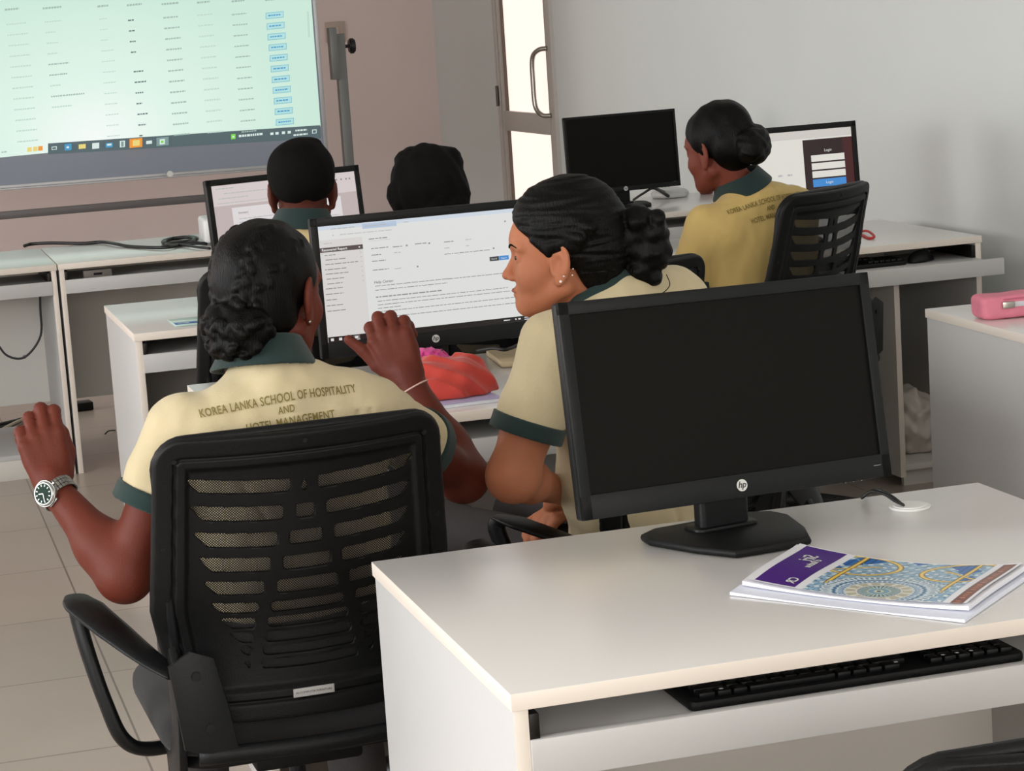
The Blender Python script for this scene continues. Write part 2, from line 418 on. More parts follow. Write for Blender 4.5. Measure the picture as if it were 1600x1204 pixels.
# ================================================================ DESKS
DW, DD, DH = .965, .72, .75
def make_desk(x, y, label, tray_out=0.0, grom=None, compartment=False, rz=0, w=DW, shelf=False):
    t = empty('computer_desk', (x, y, 0), rz, label, 'desk', 'white computer desks')
    bm = box(bmesh.new(), 0, w, 0, DD, DH - .021, DH, .0012)
    for f in bm.faces:
        n = f.normal; f.normal_update()
        f.material_index = 0 if abs(f.normal.z) > .8 else 1
    obj('desktop', bm, [m_lam, m_edge], t)
    for sx in (.003, w - .021):
        bm = box(bmesh.new(), sx, sx + .018, .004, DD - .004, 0, DH - .021, .0008)
        for f in bm.faces: f.normal_update(); f.material_index = 0 if abs(f.normal.x) > .8 else 1
        p = obj('side_panel', bm, [m_side, m_edge], t)
    obj('modesty_panel', box(bmesh.new(), .021, w - .021, DD - .06, DD - .042, .17, DH - .021), m_lam_in, t)
    ty = -tray_out
    bm = box(bmesh.new(), .024, w - .024, ty + .016, ty + .40, .668, .684, .0008)
    tr = obj('keyboard_tray', bm, m_side, t)
    bm = box(bmesh.new(), .021 if not tray_out else .016, w - (.021 if not tray_out else -.004), ty, ty + .016, .643, .692, .0015)
    obj('tray_front', bm, [m_side, m_edge], tr)
    for sx in (.0215, w - .034): obj('drawer_slide', box(bmesh.new(), sx, sx + .012, .004, .42, .685, .722, .001), mat('slide_black', (30, 28, 26), .4, metal=.5), t)
    for sx in ((.25, w - .25, w - .10) if shelf else ()):
        for zz in (.35, .6):
            bm = bmesh.new(); cyl(bm, (sx, DD - .0615, zz), .008, .002, 12, axis='y'); obj('screw_cap', bm, mat('cap_grey', (150, 144, 138), .5), t)
    if shelf:
        obj('bottom_shelf', box(bmesh.new(), .021, w - .021, .02, DD - .06, .07, .088, .0008), m_side, t)
        obj('plinth', box(bmesh.new(), .021, w - .021, .02, .036, 0, .07, .0008), m_lam_in, t)
    if grom:
        bm = bmesh.new(); gx, gy = grom
        cyl(bm, (gx, gy, DH), .031, .003, 40, bev=.001); cyl(bm, (gx, gy, DH + .003), .025, .0015, 40, bev=.0005)
        g = obj('cable_grommet', bm, m_white, t)
    if compartment:
        bm = bmesh.new(); box(bm, w - .30, w - .282, .0, DD - .06, .03, DH - .11, .0008)
        for f in bm.faces: f.normal_update(); f.material_index = 0 if abs(f.normal.x) > .8 else 1
        obj('divider_panel', bm, [m_lam_in, m_edge], t)
        obj('bottom_shelf', box(bmesh.new(), w - .282, w - .021, .0, DD - .06, .05, .068, .0008), [m_lam_in], t)
        obj('plinth', box(bmesh.new(), w - .282, w - .021, .02, .036, 0.0, .05), [m_lam_in], t)
    return t
make_desk(.649, 2.42, 'nearest white computer desk, carrying the switched-off monitor and the open patterned exercise book', 0, (.80, .62))
make_desk(.650, 4.277, 'white desk between the two near girls, holding the Help Center monitor and red cloth', 0, (.80, .62))
make_desk(.650, 5.976, 'white desk with green reflection before the short-haired boy, blue packet on top', .0, (.80, .62))
make_desk(.640, 8.10, 'far white desk holding the projector and the coiled black cable', 0, None)
make_desk(.640 - DW - .004, 8.10, 'far left white desk cut by the left edge of the photo, with a bottom shelf', 0, None, shelf=True)
make_desk(2.394, 4.232, 'white desk at right edge carrying the pink zip pouch', 0, None, rz=-.035)
make_desk(2.308, 6.29, 'white desk by the right wall with keyboard, mouse and login-form monitor', .13, None, True)
make_desk(2.40, 7.95, 'far white desk under the switched-off monitor beside the glazed door', 0, None, w=.96)

# ================================================================ MONITORS
def hp_logo(r, parent, x, y, z, m1=None, m2=None):
    bm = bmesh.new(); cyl(bm, (x, y, z), r, .0015, 40, axis='y')
    for v in bm.verts: pass
    lg = obj('logo', bm, m1 or m_logo, parent)
    v, f = text_mesh('hp', r * 1.55, shear=.28, bold=r * .02)
    v = np.stack([v[:, 0] + x - r * .08, np.full(len(v), y - .0006), v[:, 1] + z + r * .08], 1)
    meshobj('logo_letters', (v, f), m2 or m_logod, lg, 0)
    return lg
def inv_quad(q, p):
    """uv of p inside quad q = TL, TR, BR, BL"""
    q = np.array(q, float); u = v = .5
    for _ in range(20):
        a = (1-u)*(1-v)*q[0] + u*(1-v)*q[1] + u*v*q[2] + (1-u)*v*q[3] - p
        du = (1-v)*(q[1]-q[0]) + v*(q[2]-q[3]); dv = (1-u)*(q[3]-q[0]) + u*(q[2]-q[1])
        s = np.linalg.solve(np.array([du, dv]).T, -a); u += s[0]; v += s[1]
    return u, v
class Screen:
    """flat lit picture: rectangles and words in uv (0..1, v downwards) laid on a W x H plane facing -Y"""
    def __init__(s, W, H): s.W, s.H = W, H; s.v = []; s.f = []; s.m = []; s.mats = []; s.lay = 0
    def mi(s, m):
        if m not in s.mats: s.mats.append(m)
        return s.mats.index(m)
    def rect(s, u0, v0, u1, v1, m, lift=None):
        s.lay += 1; y = -.00002 * s.lay
        i = len(s.v)
        for u, v in ((u0, v1), (u1, v1), (u1, v0), (u0, v0)): s.v.append(((u - .5) * s.W, y, (.5 - v) * s.H))
        s.f.append((i, i+1, i+2, i+3)); s.m.append(s.mi(m))
    def text(s, u, v, body, h, m, align='LEFT', bold=0):
        s.lay += 1; y = -.00002 * s.lay
        tv, tf = text_mesh(body, h * s.H, align=align, bold=bold); i = len(s.v)
        for p in tv: s.v.append(((u - .5) * s.W + p[0], y, (.5 - v) * s.H + p[1]))
        for q in tf: s.f.append(tuple(a + i for a in q)); s.m.append(s.mi(m))
    def line(s, u, v, wu, m, h=.006, seed=None):
        """a line of illegible words"""
        r = random.Random(seed if seed is not None else int(u*9000 + v*77777)); x = u
        while x < u + wu:
            ww = min(r.uniform(.008, .035), u + wu - x); s.rect(x, v - h / 2, x + ww, v + h / 2, m); x += ww + .004
            
    def build(s, parent, mw=None, name='screen'):
        me = bpy.data.meshes.new(name); me.from_pydata(s.v, [], s.f)
        for m in s.mats: me.materials.append(m)
        me.polygons.foreach_set('material_index', s.m); me.update()
        return link(name, me, parent, mw)
def make_monitor(x, y, rz, W, H, zc, tilt, label, content=None, roll=0, bez=(.016, .018, .034), back=True, thin=False, stand_w=.08):
    t = empty('computer_monitor', (x, y, DH + .0006), rz, label, 'monitor', 'black flat computer monitors')
    zl = zc - DH
    # foot
    bm = bmesh.new()
    out = [(-.062, -.125), (.062, -.125), (.118, .02), (.112, .055), (.08, .075), (-.08, .075), (-.112, .055), (-.118, .02), (-.092, -.06)]
    out = [(-.062, -.125), (0, -.130), (.062, -.125), (.092, -.065), (.118, .02), (.112, .055), (.08, .075), (-.08, .075), (-.112, .055), (-.118, .02), (-.092, -.065)]
    prism(bm, out, 0, .012, .005)
    obj('stand_base', bm, m_blackm, t, 50)
    bm = bmesh.new(); prism(bm, rrect(-stand_w/2, stand_w/2, .0, .028, .008), .008, zl + .02, .0)
    prism(bm, rrect(-stand_w/2 - .012, stand_w/2 + .012, -.008, .04, .012), .010, .018, .003)
    obj('stand_neck', bm, m_black, t, 40)
    hd = Matrix.Translation((0, 0, zl)) @ Matrix.Rotation(-roll, 4, 'Y') @ Matrix.Rotation(-tilt, 4, 'X') @ Matrix.Translation((0, -.028, 0))
    bl, bt, bb = bez
    bm = bmesh.new()
    dpt = .010 if thin else .016
    # front frame as four bars around the recessed panel
    prism(bm, rrect(-W/2, W/2, -H/2, H/2, .004, 3), .004, .004 + dpt, .0015, axis='y')
    box(bm, -W/2, -W/2 + bl, -.002, .006, -H/2, H/2, .0012); box(bm, W/2 - bl, W/2, -.002, .006, -H/2, H/2, .0012)
    box(bm, -W/2, W/2, -.002, .006, H/2 - bt, H/2, .0012); box(bm, -W/2, W/2, -.002, .006, -H/2, -H/2 + bb, .0012)
    if back: prism(bm, rrect(-W*.36, W*.36, -H*.36, H*.33, .03), .01, .045, .012, axis='y')
    hs = obj('housing', bm, m_black, t, 30, hd)
    sw, sh = W - 2*bl, H - bt - bb; cz = (bb - bt) / 2
    sm = hd @ Matrix.Translation((0, .0025, cz))
    sc = Screen(sw, sh)
    if content is None: sc.rect(0, 0, 1, 1, m_off)
    else: content(sc)
    sc.build(t, sm)
    lg = hp_logo(.0085, hs, 0, -.0032, -H/2 + bb * .52)
    if content is None: lg.data.materials[0] = mat('logo_silver', (1, 1, 1))
    bm = bmesh.new()
    for k in range(3): cyl(bm, (W/2 - .05 - .014*k, .004, -H/2 - .0012), .003, .006, 10)
    obj('button', bm, m_gloss, hs)
    bm = box(bmesh.new(), W/2 - .030, W/2 - .018, -.0026, -.0018, -H/2 + .018, -H/2 + .0186)
    obj('power_light', bm, mat('led_white', (180, 180, 180), .4), hs)
    return t
# --- lit pictures
w_bg = glow('px_white', (232, 233, 231), .86); w_bg2 = glow('px_panel', (226, 223, 221), .84); px_tab = glow('px_tab', (190, 208, 232), .82)
px_txt = glow('px_text', (150, 152, 152), .8); px_dim = glow('px_text_dim', (192, 194, 196), .82); px_dk = glow('px_bar_dark', (88, 74, 76), .8)
px_blk = glow('px_black', (22, 14, 16), .7); px_blue = glow('px_blue', (66, 140, 212), .9); px_chr = glow('px_charcoal', (50, 52, 55), .9)
px_w = glow('px_icon', (225, 225, 225), .9); px_mar = glow('px_maroon', (44, 22, 26), .8); px_red = glow('px_red', (72, 22, 26), .8)
def content_help(s):
    Q = [(62, 168), (1560, 38), (1590, 885), (133, 1012)]
    def uv(x, y): return inv_quad(Q, (x, y))
    s.rect(0, 0, 1, 1, w_bg); s.rect(0, 0, 1, .035, glow('px_top', (214, 224, 236), .86)); s.rect(.205, .012, .365, .055, px_tab)
    s.line(.06, .03, .11, px_dim, .008); s.line(.215, .033, .10, px_dim, .008); s.line(.40, .03, .02, px_dim, .006)
    s.line(.10, .085, .24, px_dim, .006)
    for u in (.065, .10): s.rect(u, .08, u + .006, .09, px_dim)
    for u in (.875, .915, .94): s.rect(u, .10, u + .007, .114, px_txt)
    s.rect(0, .12, .20, 1, w_bg2)
    s.rect(0, .185, .20, .225, px_dk); s.text(.01, .205, 'Recovered Report', .03, px_w, bold=.0002); s.rect(.18, .2, .187, .21, px_w)
    s.line(.02, .15, .04, px_dim)
    for k, (x, y) in enumerate([(110, 377), (118, 410), (115, 443), (113, 481), (118, 513), (124, 549), (128, 584), (118, 620), (118, 660), (122, 702), (124, 743), (128, 783)]):
        u, v = uv(x, y); s.line(u, v, [.05, .095, .155, .098, .105, .08, .07, .08, .083, .052, .077, .085][k], px_txt, .0075)
        if k < 7: s.rect(.185, v - .004, .19, v + .004, px_dim)
    u, v = uv(415, 262); s.line(u, v, .085, px_txt, .008); u, v = uv(415, 275); s.rect(u, v, u + .1, v + .002, px_dim)
    for (x, y, ww) in [(430, 332, .08), (432, 380, .045), (435, 425, .065), (440, 490, .075), (580, 322, .045), (735, 303, .055), (590, 365, .03), (592, 482, .03), (940, 292, .045), (1092, 277, .028), (942, 337, .025), (1094, 323, .015), (1420, 410, .03)]:
        u, v = uv(x, y); s.line(u, v, ww, px_txt if ww > .04 else px_dim, .0075)
    for (x, y) in [(672, 312), (830, 298), (745, 468), (1285, 343)]:
        u, v = uv(x, y); s.rect(u, v - .006, u + .008, v + .008, px_txt)
    u, v = uv(942, 382); s.line(u, v, .22, px_txt, .006)
    u, v = uv(1260, 425); s.rect(u, v - .02, u + .045, v + .018, px_chr); s.text(u + .022, v, 'Search', .02, px_w, 'CENTER'); s.rect(u + .046, v - .02, u + .092, v + .018, px_blue); s.text(u + .069, v, 'Export', .02, w_bg, 'CENTER')
    u, v = uv(448, 580); s.text(u, v, 'Help Center', .034, px_chr)
    for (x, y, ww, h) in [(455, 607, .36, .006), (960, 565, .34, .006), (455, 637, .34, .006), (458, 688, .31, .010), (470, 718, .62, .006), (470, 745, .66, .006), (470, 770, .11, .006), (470, 795, .65, .006), (470, 838, .69, .006)]:
        u, v = uv(x, y); s.line(u, v, ww, px_txt, h)
    s.rect(0, .952, 1, 1, px_blk)
    for k, u in enumerate((.012, .05, .087, .125)):
        s.rect(u, .965, u + .014, .988, px_w)
    s.rect(.117, .957, .147, .995, glow('px_mid', (110, 105, 106), .8)); s.rect(.124, .965, .139, .985, px_w); s.rect(.117, .992, .147, .997, px_w)
    s.line(.83, .974, .035, px_w, .008); s.rect(.885, .968, .892, .98, px_w); s.rect(.90, .968, .912, .98, px_w); s.line(.93, .967, .04, px_w, .008); s.line(.93, .984, .045, px_w, .008)
def content_doc(s):
    a = glow('px_pinkwhite', (226, 214, 214), .84); b = glow('px_page', (233, 226, 228), .86); g = glow('px_grey', (205, 190, 188), .82)
    s.rect(0, 0, 1, 1, g); s.rect(0, 0, 1, .24, a); s.line(.03, .04, .12, px_dim, .012); s.line(.08, .10, .30, px_dim, .010); s.line(.04, .155, .2, px_dim, .01)
    for u in (.86, .895, .93, .955): s.rect(u, .07, u + .012, .09, px_txt)
    s.line(.03, .21, .45, px_dim, .008)
    s.rect(.12, .27, .88, 1, b); s.rect(.12, .27, .88, .273, px_dim)
    s.text(.16, .34, 'Summary', .035, px_txt, bold=.0002)
    for k in range(14): s.line(.16, .41 + .042 * k, .55 + .07 * ((k * 7) % 3), px_dim, .009)
    s.rect(.30, .62, .5, .67, px_dim)
    s.rect(0, .95, 1, 1, px_blk)
def content_login(s):
    a = glow('px_cream', (228, 225, 217), .9); s.rect(0, 0, 1, 1, a); s.rect(0, 0, 1, .10, glow('px_cream2', (214, 208, 202), .88))
    s.rect(0, .10, 1, .103, px_dim); s.line(.03, .05, .3, px_dim, .012)
    s.rect(.63, .125, 1, 1, px_mar); s.rect(.93, .125, 1, .85, px_red)
    s.text(.815, .275, 'Login', .05, px_w, 'CENTER')
    for k in range(3): s.rect(.685, .33 + .105 * k, .935, .415 + .105 * k, a)
    s.rect(.685, .645, .935, .745, px_blue); s.text(.81, .695, 'Login', .05, w_bg, 'CENTER'); s.line(.69, .79, .1, px_blue, .02)
    pb = glow('px_indigo', (88, 104, 190), .9)
    s.rect(.30, .55, .38, .62, pb); s.rect(.275, .54, .31, .63, px_blue); s.rect(.283, .56, .302, .61, w_bg); s.line(.315, .575, .05, w_bg, .012); s.line(.315, .597, .04, w_bg, .012)
    for (u, v) in ((.43, .56), (.50, .56), (.44, .68), (.50, .69), (.33, .69)): s.line(u, v, .035, px_dim, .025)
    s.rect(0, .96, 1, 1, px_blk)
make_monitor(1.146, 3.010, .172, .51, .30, .959, .1735, 'large switched-off black monitor in the foreground, on the nearest desk', None, roll=-.0238)
make_monitor(1.163, 4.80, .051, .51, .30, .959, .049, 'lit monitor between the two near girls, showing a white page headed Help Center', content_help)
make_monitor(1.196, 6.65, .315, .51, .30, .943, .108, 'lit monitor behind the short-haired boy, showing a pale document page', content_doc)
make_monitor(2.812, 8.33, .13, .475, .297, .959, .06, 'switched-off black monitor on the far desk against the grey wall near the door', None, thin=True, bez=(.010, .010, .018), stand_w=.075)
make_monitor(2.762, 6.60, .04, .49, .29, .965, .083, 'lit monitor at the right with a dark red login form, partly behind a chair', content_login)

# ================================================================ WHITEBOARD ON STAND
PY = 10.6
t = empty('whiteboard_stand', (.6, PY, 0), label='big whiteboard on a grey wheeled stand, filled with the projected green-white table', cat='whiteboard')
A = at(517, 275, y=10.5)
bw, bz0, bz1 = 2.6, .867, 2.10
bx1 = 2.117 - .6
phi = -.10
bmw = Matrix.Translation((bx1, -.10, 0)) @ Matrix.Rotation(phi, 4, 'Z')
m_board = mat('whiteboard_grey', (128, 136, 150), .3, spec=.4)
bm = box(bmesh.new(), -bw, 0, .0, .02, bz0 + .02, bz1)
bd = obj('board', bm, m_board, t, 30, bmw)
bm = bmesh.new()
box(bm, -bw, .0, -.008, .028, bz0 + .005, bz0 + .025, .002); box(bm, -bw, 0, -.008, .028, bz1 - .02, bz1, .002)
box(bm, -.018, 0, -.008, .028, bz0, bz1, .002); box(bm, -bw, -bw + .018, -.008, .028, bz0, bz1, .002)
box(bm, -bw + .1, -.1, -.05, -.008, bz0 + .004, bz0 + .012, .001)
obj('board_frame', bm, mat('frame_silver', (172, 172, 174), .35, metal=.3), t, 30, bmw)
bm = bmesh.new(); px = 2.209 + .0 - .6
bm.free()
for xx in (px, px - 2.45):
    pp = obj('stand_post', box(bmesh.new(), xx - .0, xx + .045, -.02, .03, .096, 1.47, .003), m_grey, t)
    obj('stand_foot', box(bmesh.new(), xx - .03, xx + .075, -.30, .30, .055, .095, .003), m_grey, pp)
obj('cross_bar', box(bmesh.new(), px - 2.42, px + .01, -.02, .015, .742, .776, .002), mat('bar_grey', (100, 96, 96), .45, metal=.2), t)
bm = bmesh.new(); box(bm, px - .035, px + .0, -.06, -.0, 1.26, 1.50, .002)
obj('clamp_plate', bm, m_grey, t)
bm = bmesh.new(); cyl(bm, (px + .045, .0, 1.41), .008, .03, 16, axis='x'); cyl(bm, (px + .065, .0, 1.41), .036, .028, 12, axis='x', bev=.006)
obj('clamp_knob', bm, m_cable, t)
for xx in (px + .02, px - 2.43):
    for yy in (-.27, .27):
        bm = bmesh.new(); cyl(bm, (xx - .012, yy, .028), .028, .024, 20, axis='x', bev=.004)
        obj('caster', bm, m_cable, t)
bm = bmesh.new(); p = at(264, 271, y=10.46); cyl(bm, (0, 0, 0), .014, .008, 20, axis='y')
lg = obj('board_logo', bm, m_logo, t, 30, Matrix.Translation((p[0] - .6, -.18, p[2])))
# projected picture, the projector's light painted as emission on the board
def board_pt(u_, z):  # local
    return u_
P_TR = at(500, 195, y=10.5)
class Proj(Screen): pass
# the picture's corners, found on the board plane
inv = (Matrix.Translation((.6, PY, 0)) @ bmw).inverted()
def on_board(px_, py_):
    n = np.array([-sin(phi), cos(phi), 0]); o = np.array([.6 + bx1, PY - .10, 0])
    d = FW * FPX + RT * (px_ - 800) - UP * (py_ - 602); c = np.array([0, 0, CAM_H]); k = ((o - c) @ n) / (d @ n)
    q = inv @ Vector(c + d * k); return np.array([q.x, q.z])
br, bl, tr = on_board(501, 196), on_board(0, 245), on_board(486, 0)
ul = on_board(0, 0)
prj = []; prm = []; prmat = []; prf = []
g_bg = None
def pj_mat():  # projector light painted into the emission colour, brighter round a hotspot
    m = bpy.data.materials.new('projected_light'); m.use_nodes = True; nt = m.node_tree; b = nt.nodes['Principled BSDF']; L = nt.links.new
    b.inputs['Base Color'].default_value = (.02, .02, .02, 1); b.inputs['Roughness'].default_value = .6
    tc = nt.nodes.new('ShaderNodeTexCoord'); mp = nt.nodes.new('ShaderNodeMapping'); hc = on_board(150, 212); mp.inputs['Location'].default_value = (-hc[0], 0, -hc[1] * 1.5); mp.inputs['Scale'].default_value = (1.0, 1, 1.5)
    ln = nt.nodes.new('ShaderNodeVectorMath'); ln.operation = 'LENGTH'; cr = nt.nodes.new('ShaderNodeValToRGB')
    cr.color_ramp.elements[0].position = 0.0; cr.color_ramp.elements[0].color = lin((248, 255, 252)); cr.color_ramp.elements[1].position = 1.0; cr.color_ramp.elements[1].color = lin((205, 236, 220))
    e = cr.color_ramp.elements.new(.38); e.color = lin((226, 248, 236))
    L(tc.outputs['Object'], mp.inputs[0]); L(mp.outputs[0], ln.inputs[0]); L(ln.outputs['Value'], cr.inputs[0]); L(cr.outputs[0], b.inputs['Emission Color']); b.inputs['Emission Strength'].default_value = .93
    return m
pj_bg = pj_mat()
pj = {k: glow('pj_' + k, c, .93) for k, c in dict(txt=(160, 185, 176), dim=(192, 218, 206), dk=(84, 110, 112), bar=(70, 92, 98), blue=(120, 190, 205), bluel=(176, 224, 224), w=(220, 235, 230), edge=(52, 150, 200), yel=(236, 214, 120), org=(240, 150, 30), red=(210, 70, 50), grn=(120, 220, 60), bar2=(120, 150, 148)).items()}
class Pj(Screen):
    def P(s, px_, py_): q = on_board(px_, py_); return q
    def quad(s, pts, m):
        s.lay += 1; i = len(s.v)
        for (a, b) in pts: q = on_board(a, b); s.v.append((q[0], -.0005 - .00008 * s.lay, q[1]))
        s.f.append((i, i+1, i+2, i+3)); s.m.append(s.mi(m))
    def bar(s, x, y, ww, h, m, sl=-.095):
        s.quad([(x, y + h/2), (x + ww, y + h/2 + sl*ww), (x + ww, y - h/2 + sl*ww), (x, y - h/2)], m)
    def word(s, x, y, ww, m, h=2.2):
        r = random.Random(int(x * 31 + y * 7)); c = 0
        while c < ww: 
            d = min(r.uniform(2, 5), ww - c); s.bar(x + c, y - .095 * c, d, h, m); c += d + .9
s = Pj(1, 1)
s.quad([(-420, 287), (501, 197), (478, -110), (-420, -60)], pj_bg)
s.quad([(75, 241), (501, 216), (500, 195.5), (75, 224)], pj['bar'])
for k in range(12):   # rows of the table
    y = 38 + 16.6 * k + (0 if k < 11 else 0)
    f = .0 + k * 1.1
    s.word(10 + f * 1.45, y + .5, 32, pj['dim']); 
    if k not in (10, 11): s.word(70 + f * 1.3, y - 3.5, [26, 16, 18, 16, 32, 28, 16, 52, 30, 0, 0][k] if k < 11 else 0, pj['txt'] if k in (4, 5, 7) else pj['dim'])
    if k not in (0,): pass
    s.word(155 + f, y - 8, 12 if k < 3 else 20, pj['dim'], 1.6)
    if k < 4: s.word(200 + f * 1.3, y - 6, 9, pj['dk'], 2.2)
    elif k < 11: s.word(203 + f * 1.3, y + 7.6, [15, 18, 13, 9, 16, 12, 6][k - 4], pj['dk'], 2.2)
    s.word(255 + f * 1.35, y - 10, 24, pj['txt'], 2.4); s.word(308 + f * 1.3, y - 14, 24, pj['dim'], 2.4); s.word(362 + f * 1.2, y - 15, 23, pj['txt'], 2.0)
    if k < 11:
        x = 415 + f * 1.35; yy = y - 14.5
        s.bar(x, yy + 1.5, 28, 10, pj['blue']); s.bar(x + 1, yy + 1.4, 26, 8, pj['bluel']); s.word(x + 4, yy + 1, 19, pj['edge'], 2.2)
for x, y, ww in [(8, 15.5, 22), (67, 13.5, 29), (152, 10.5, 17), (198, 8.6, 23), (252, 7, 26), (307, 4.5, 20), (361, 2.5, 20), (413, .5, 15)]: s.word(x, y, ww, pj['txt'], 3)
s.bar(479, 20, 1.2, 1, pj['dim']); s.quad([(480, 58), (483, 57.5), (481, 18), (478, 18)], pj['dim'])
# task-bar marks
def ico(x, y, c, w_=9, h_=8): s.bar(x, y, w_, h_, pj[c])
ico(81, 231, 'w', 8, 5); ico(82, 231, 'bar', 6, 3); ico(101, 229.5, 'edge', 11, 10); ico(104, 229.5, 'w', 4, 3); ico(123, 228.5, 'yel', 11, 7); ico(144, 227.5, 'w', 11, 9); ico(165, 226.5, 'edge', 11, 7); ico(167, 225.5, 'w', 7, 3)
ico(187, 224.5, 'w', 8, 10); ico(189, 224.5, 'bar2', 4, 8); ico(202, 223.5, 'org', 20, 14); ico(207, 223, 'yel', 11, 9); ico(228, 222, 'w', 9, 5); ico(244, 221, 'bar2', 19, 13); ico(249, 221, 'w', 8, 8); ico(251, 221, 'grn', 4, 4)
ico(360, 213, 'grn', 7, 8); ico(362, 213, 'w', 3, 3); s.word(372, 212, 37, pj['w'], 3.5)
for x in (421, 429, 439, 448): ico(x, 208.5 - (x - 421) * .09, 'w', 5, 4)
s.word(460, 203.5, 18, pj['w'], 2.6); s.word(457, 210.5, 22, pj['w'], 2.6); ico(486, 205, 'w', 7, 6); ico(487, 205, 'bar', 5, 4)
for x, c in ((43, 'yel'), (52, 'yel'), (60, 'org')): ico(x, 233 - (x - 43) * .1, c, 7, 7)
s.word(3, 237, 8, pj['txt'], 2)
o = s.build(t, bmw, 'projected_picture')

# ================================================================ OFFICE CHAIRS (forward = +Y, origin on the floor)
BW, BH = .236, .24           # half sizes of the backrest
def back_w(v): return np.interp(v, [-.24, -.17, -.05, .24], [.80, .94, 1.03, .95])
def rbox2(u, v, hx, hy, r):
    qx = np.abs(u) - hx + r; qy = np.abs(v) - hy + r
    return np.hypot(np.maximum(qx, 0), np.maximum(qy, 0)) + np.minimum(np.maximum(qx, qy), 0) - r
def slot_sdf(u, v):
    d = np.full(len(u), .05)
    rows = [(.150, .0105, .176), (.105, .0115, .170), (.061, .0115, .164), (.019, .0115, .156), (-.021, .0110, .149), (-.056, .0085, .140),
            (-.083, .0085, .129), (-.108, .0085, .118), (-.131, .0070, .110), (-.153, .0070, .106)]
    for k, (vc, hh, ue) in enumerate(rows):
        vv = v - vc - .35 * (u * u)
        rib = .012 + (.152 - vc) * .26        # the two ribs spread downwards
        segs = [(-ue, -rib - .010), (-rib + .010, rib - .010), (rib + .010, ue)]
        if k == 0: segs[1] = (-.006, .006)
        for j, (a, b) in enumerate(segs):
            if b - a < .004: continue
            uu = u.copy()
            if j == 0: uu = u + np.clip(-vv, -hh, hh) * -.9 * (u < (a + b) / 2)
            if j == 2: uu = u - np.clip(-vv, -hh, hh) * -.9 * (u > (a + b) / 2)
            if j == 1 and k == 0: hx = .5 * (b - a) * np.clip((hh - vv) / (2 * hh), .05, 1)
            else: hx = (b - a) / 2
            d = np.minimum(d, rbox2(uu - (a + b) / 2, vv, hx, hh, min(.005, hh * .8)))
    return d
def shell_f(P):
    u, w_, v = P[:, 0], P[:, 1], P[:, 2]            # w_ negative = towards the rear
    ws = back_w(v); us = u / ws
    d2 = rbox2(us, v, BW, BH, .045)
    inn = -d2
    hb = np.where(inn < .030, .013, np.where(inn < .034, .009, np.where(inn < .050, .0125, .0045)))
    hb = np.interp(inn, [0, .004, .029, .031, .034, .036, .048, .056], [.008, .013, .013, .008, .008, .0125, .0125, .0045])
    a = smax(smax(d2, -w_ - hb, .003), w_ - .002, .002)
    plate = smax(np.maximum(np.abs(u) - .046, np.abs(v + .197) - .011), -w_ - .008, .002)
    a = np.minimum(a, np.maximum(plate, w_))
    return np.maximum(a, -slot_sdf(us, v))
def bend(V):
    V = V.copy(); u, v = V[:, 0], V[:, 2]
    V[:, 1] += .75 * u * u - .5 * (v + .08) ** 2 * (v > -.08) * .6 + .02 * np.exp(-((v + .12) / .1) ** 2)
    return V
shell_v, shell_fc = mesher(shell_f, (-.27, -.02, -.26), (.27, .012, .26), .0026)
shell_v = bend(shell_v)
def mesh_fabric_mat():
    m = bpy.data.materials.new('woven_mesh'); m.use_nodes = True; nt = m.node_tree; b = nt.nodes['Principled BSDF']; L = nt.links.new
    b.inputs['Base Color'].default_value = lin((17, 17, 18)); b.inputs['Roughness'].default_value = .7
    tc = nt.nodes.new('ShaderNodeTexCoord'); mp = nt.nodes.new('ShaderNodeMapping'); mp.inputs['Rotation'].default_value = (0, pi / 4, 0); mp.inputs['Scale'].default_value = (330, 1, 330)
    sx = nt.nodes.new('ShaderNodeSeparateXYZ'); L(tc.outputs['Object'], mp.inputs[0]); L(mp.outputs[0], sx.inputs[0])
    outs = []
    for ax in ('X', 'Z'):
        fr = nt.nodes.new('ShaderNodeMath'); fr.operation = 'FRACT'; L(sx.outputs[ax], fr.inputs[0])
        sb = nt.nodes.new('ShaderNodeMath'); sb.operation = 'SUBTRACT'; L(fr.outputs[0], sb.inputs[0]); sb.inputs[1].default_value = .5
        ab = nt.nodes.new('ShaderNodeMath'); ab.operation = 'ABSOLUTE'; L(sb.outputs[0], ab.inputs[0]); outs.append(ab)
    mx = nt.nodes.new('ShaderNodeMath'); mx.operation = 'MAXIMUM'; L(outs[0].outputs[0], mx.inputs[0]); L(outs[1].outputs[0], mx.inputs[1])
    gt = nt.nodes.new('ShaderNodeMath'); gt.operation = 'GREATER_THAN'; L(mx.outputs[0], gt.inputs[0]); gt.inputs[1].default_value = .25
    L(gt.outputs[0], b.inputs['Alpha'])
    return m
m_net = mesh_fabric_mat()
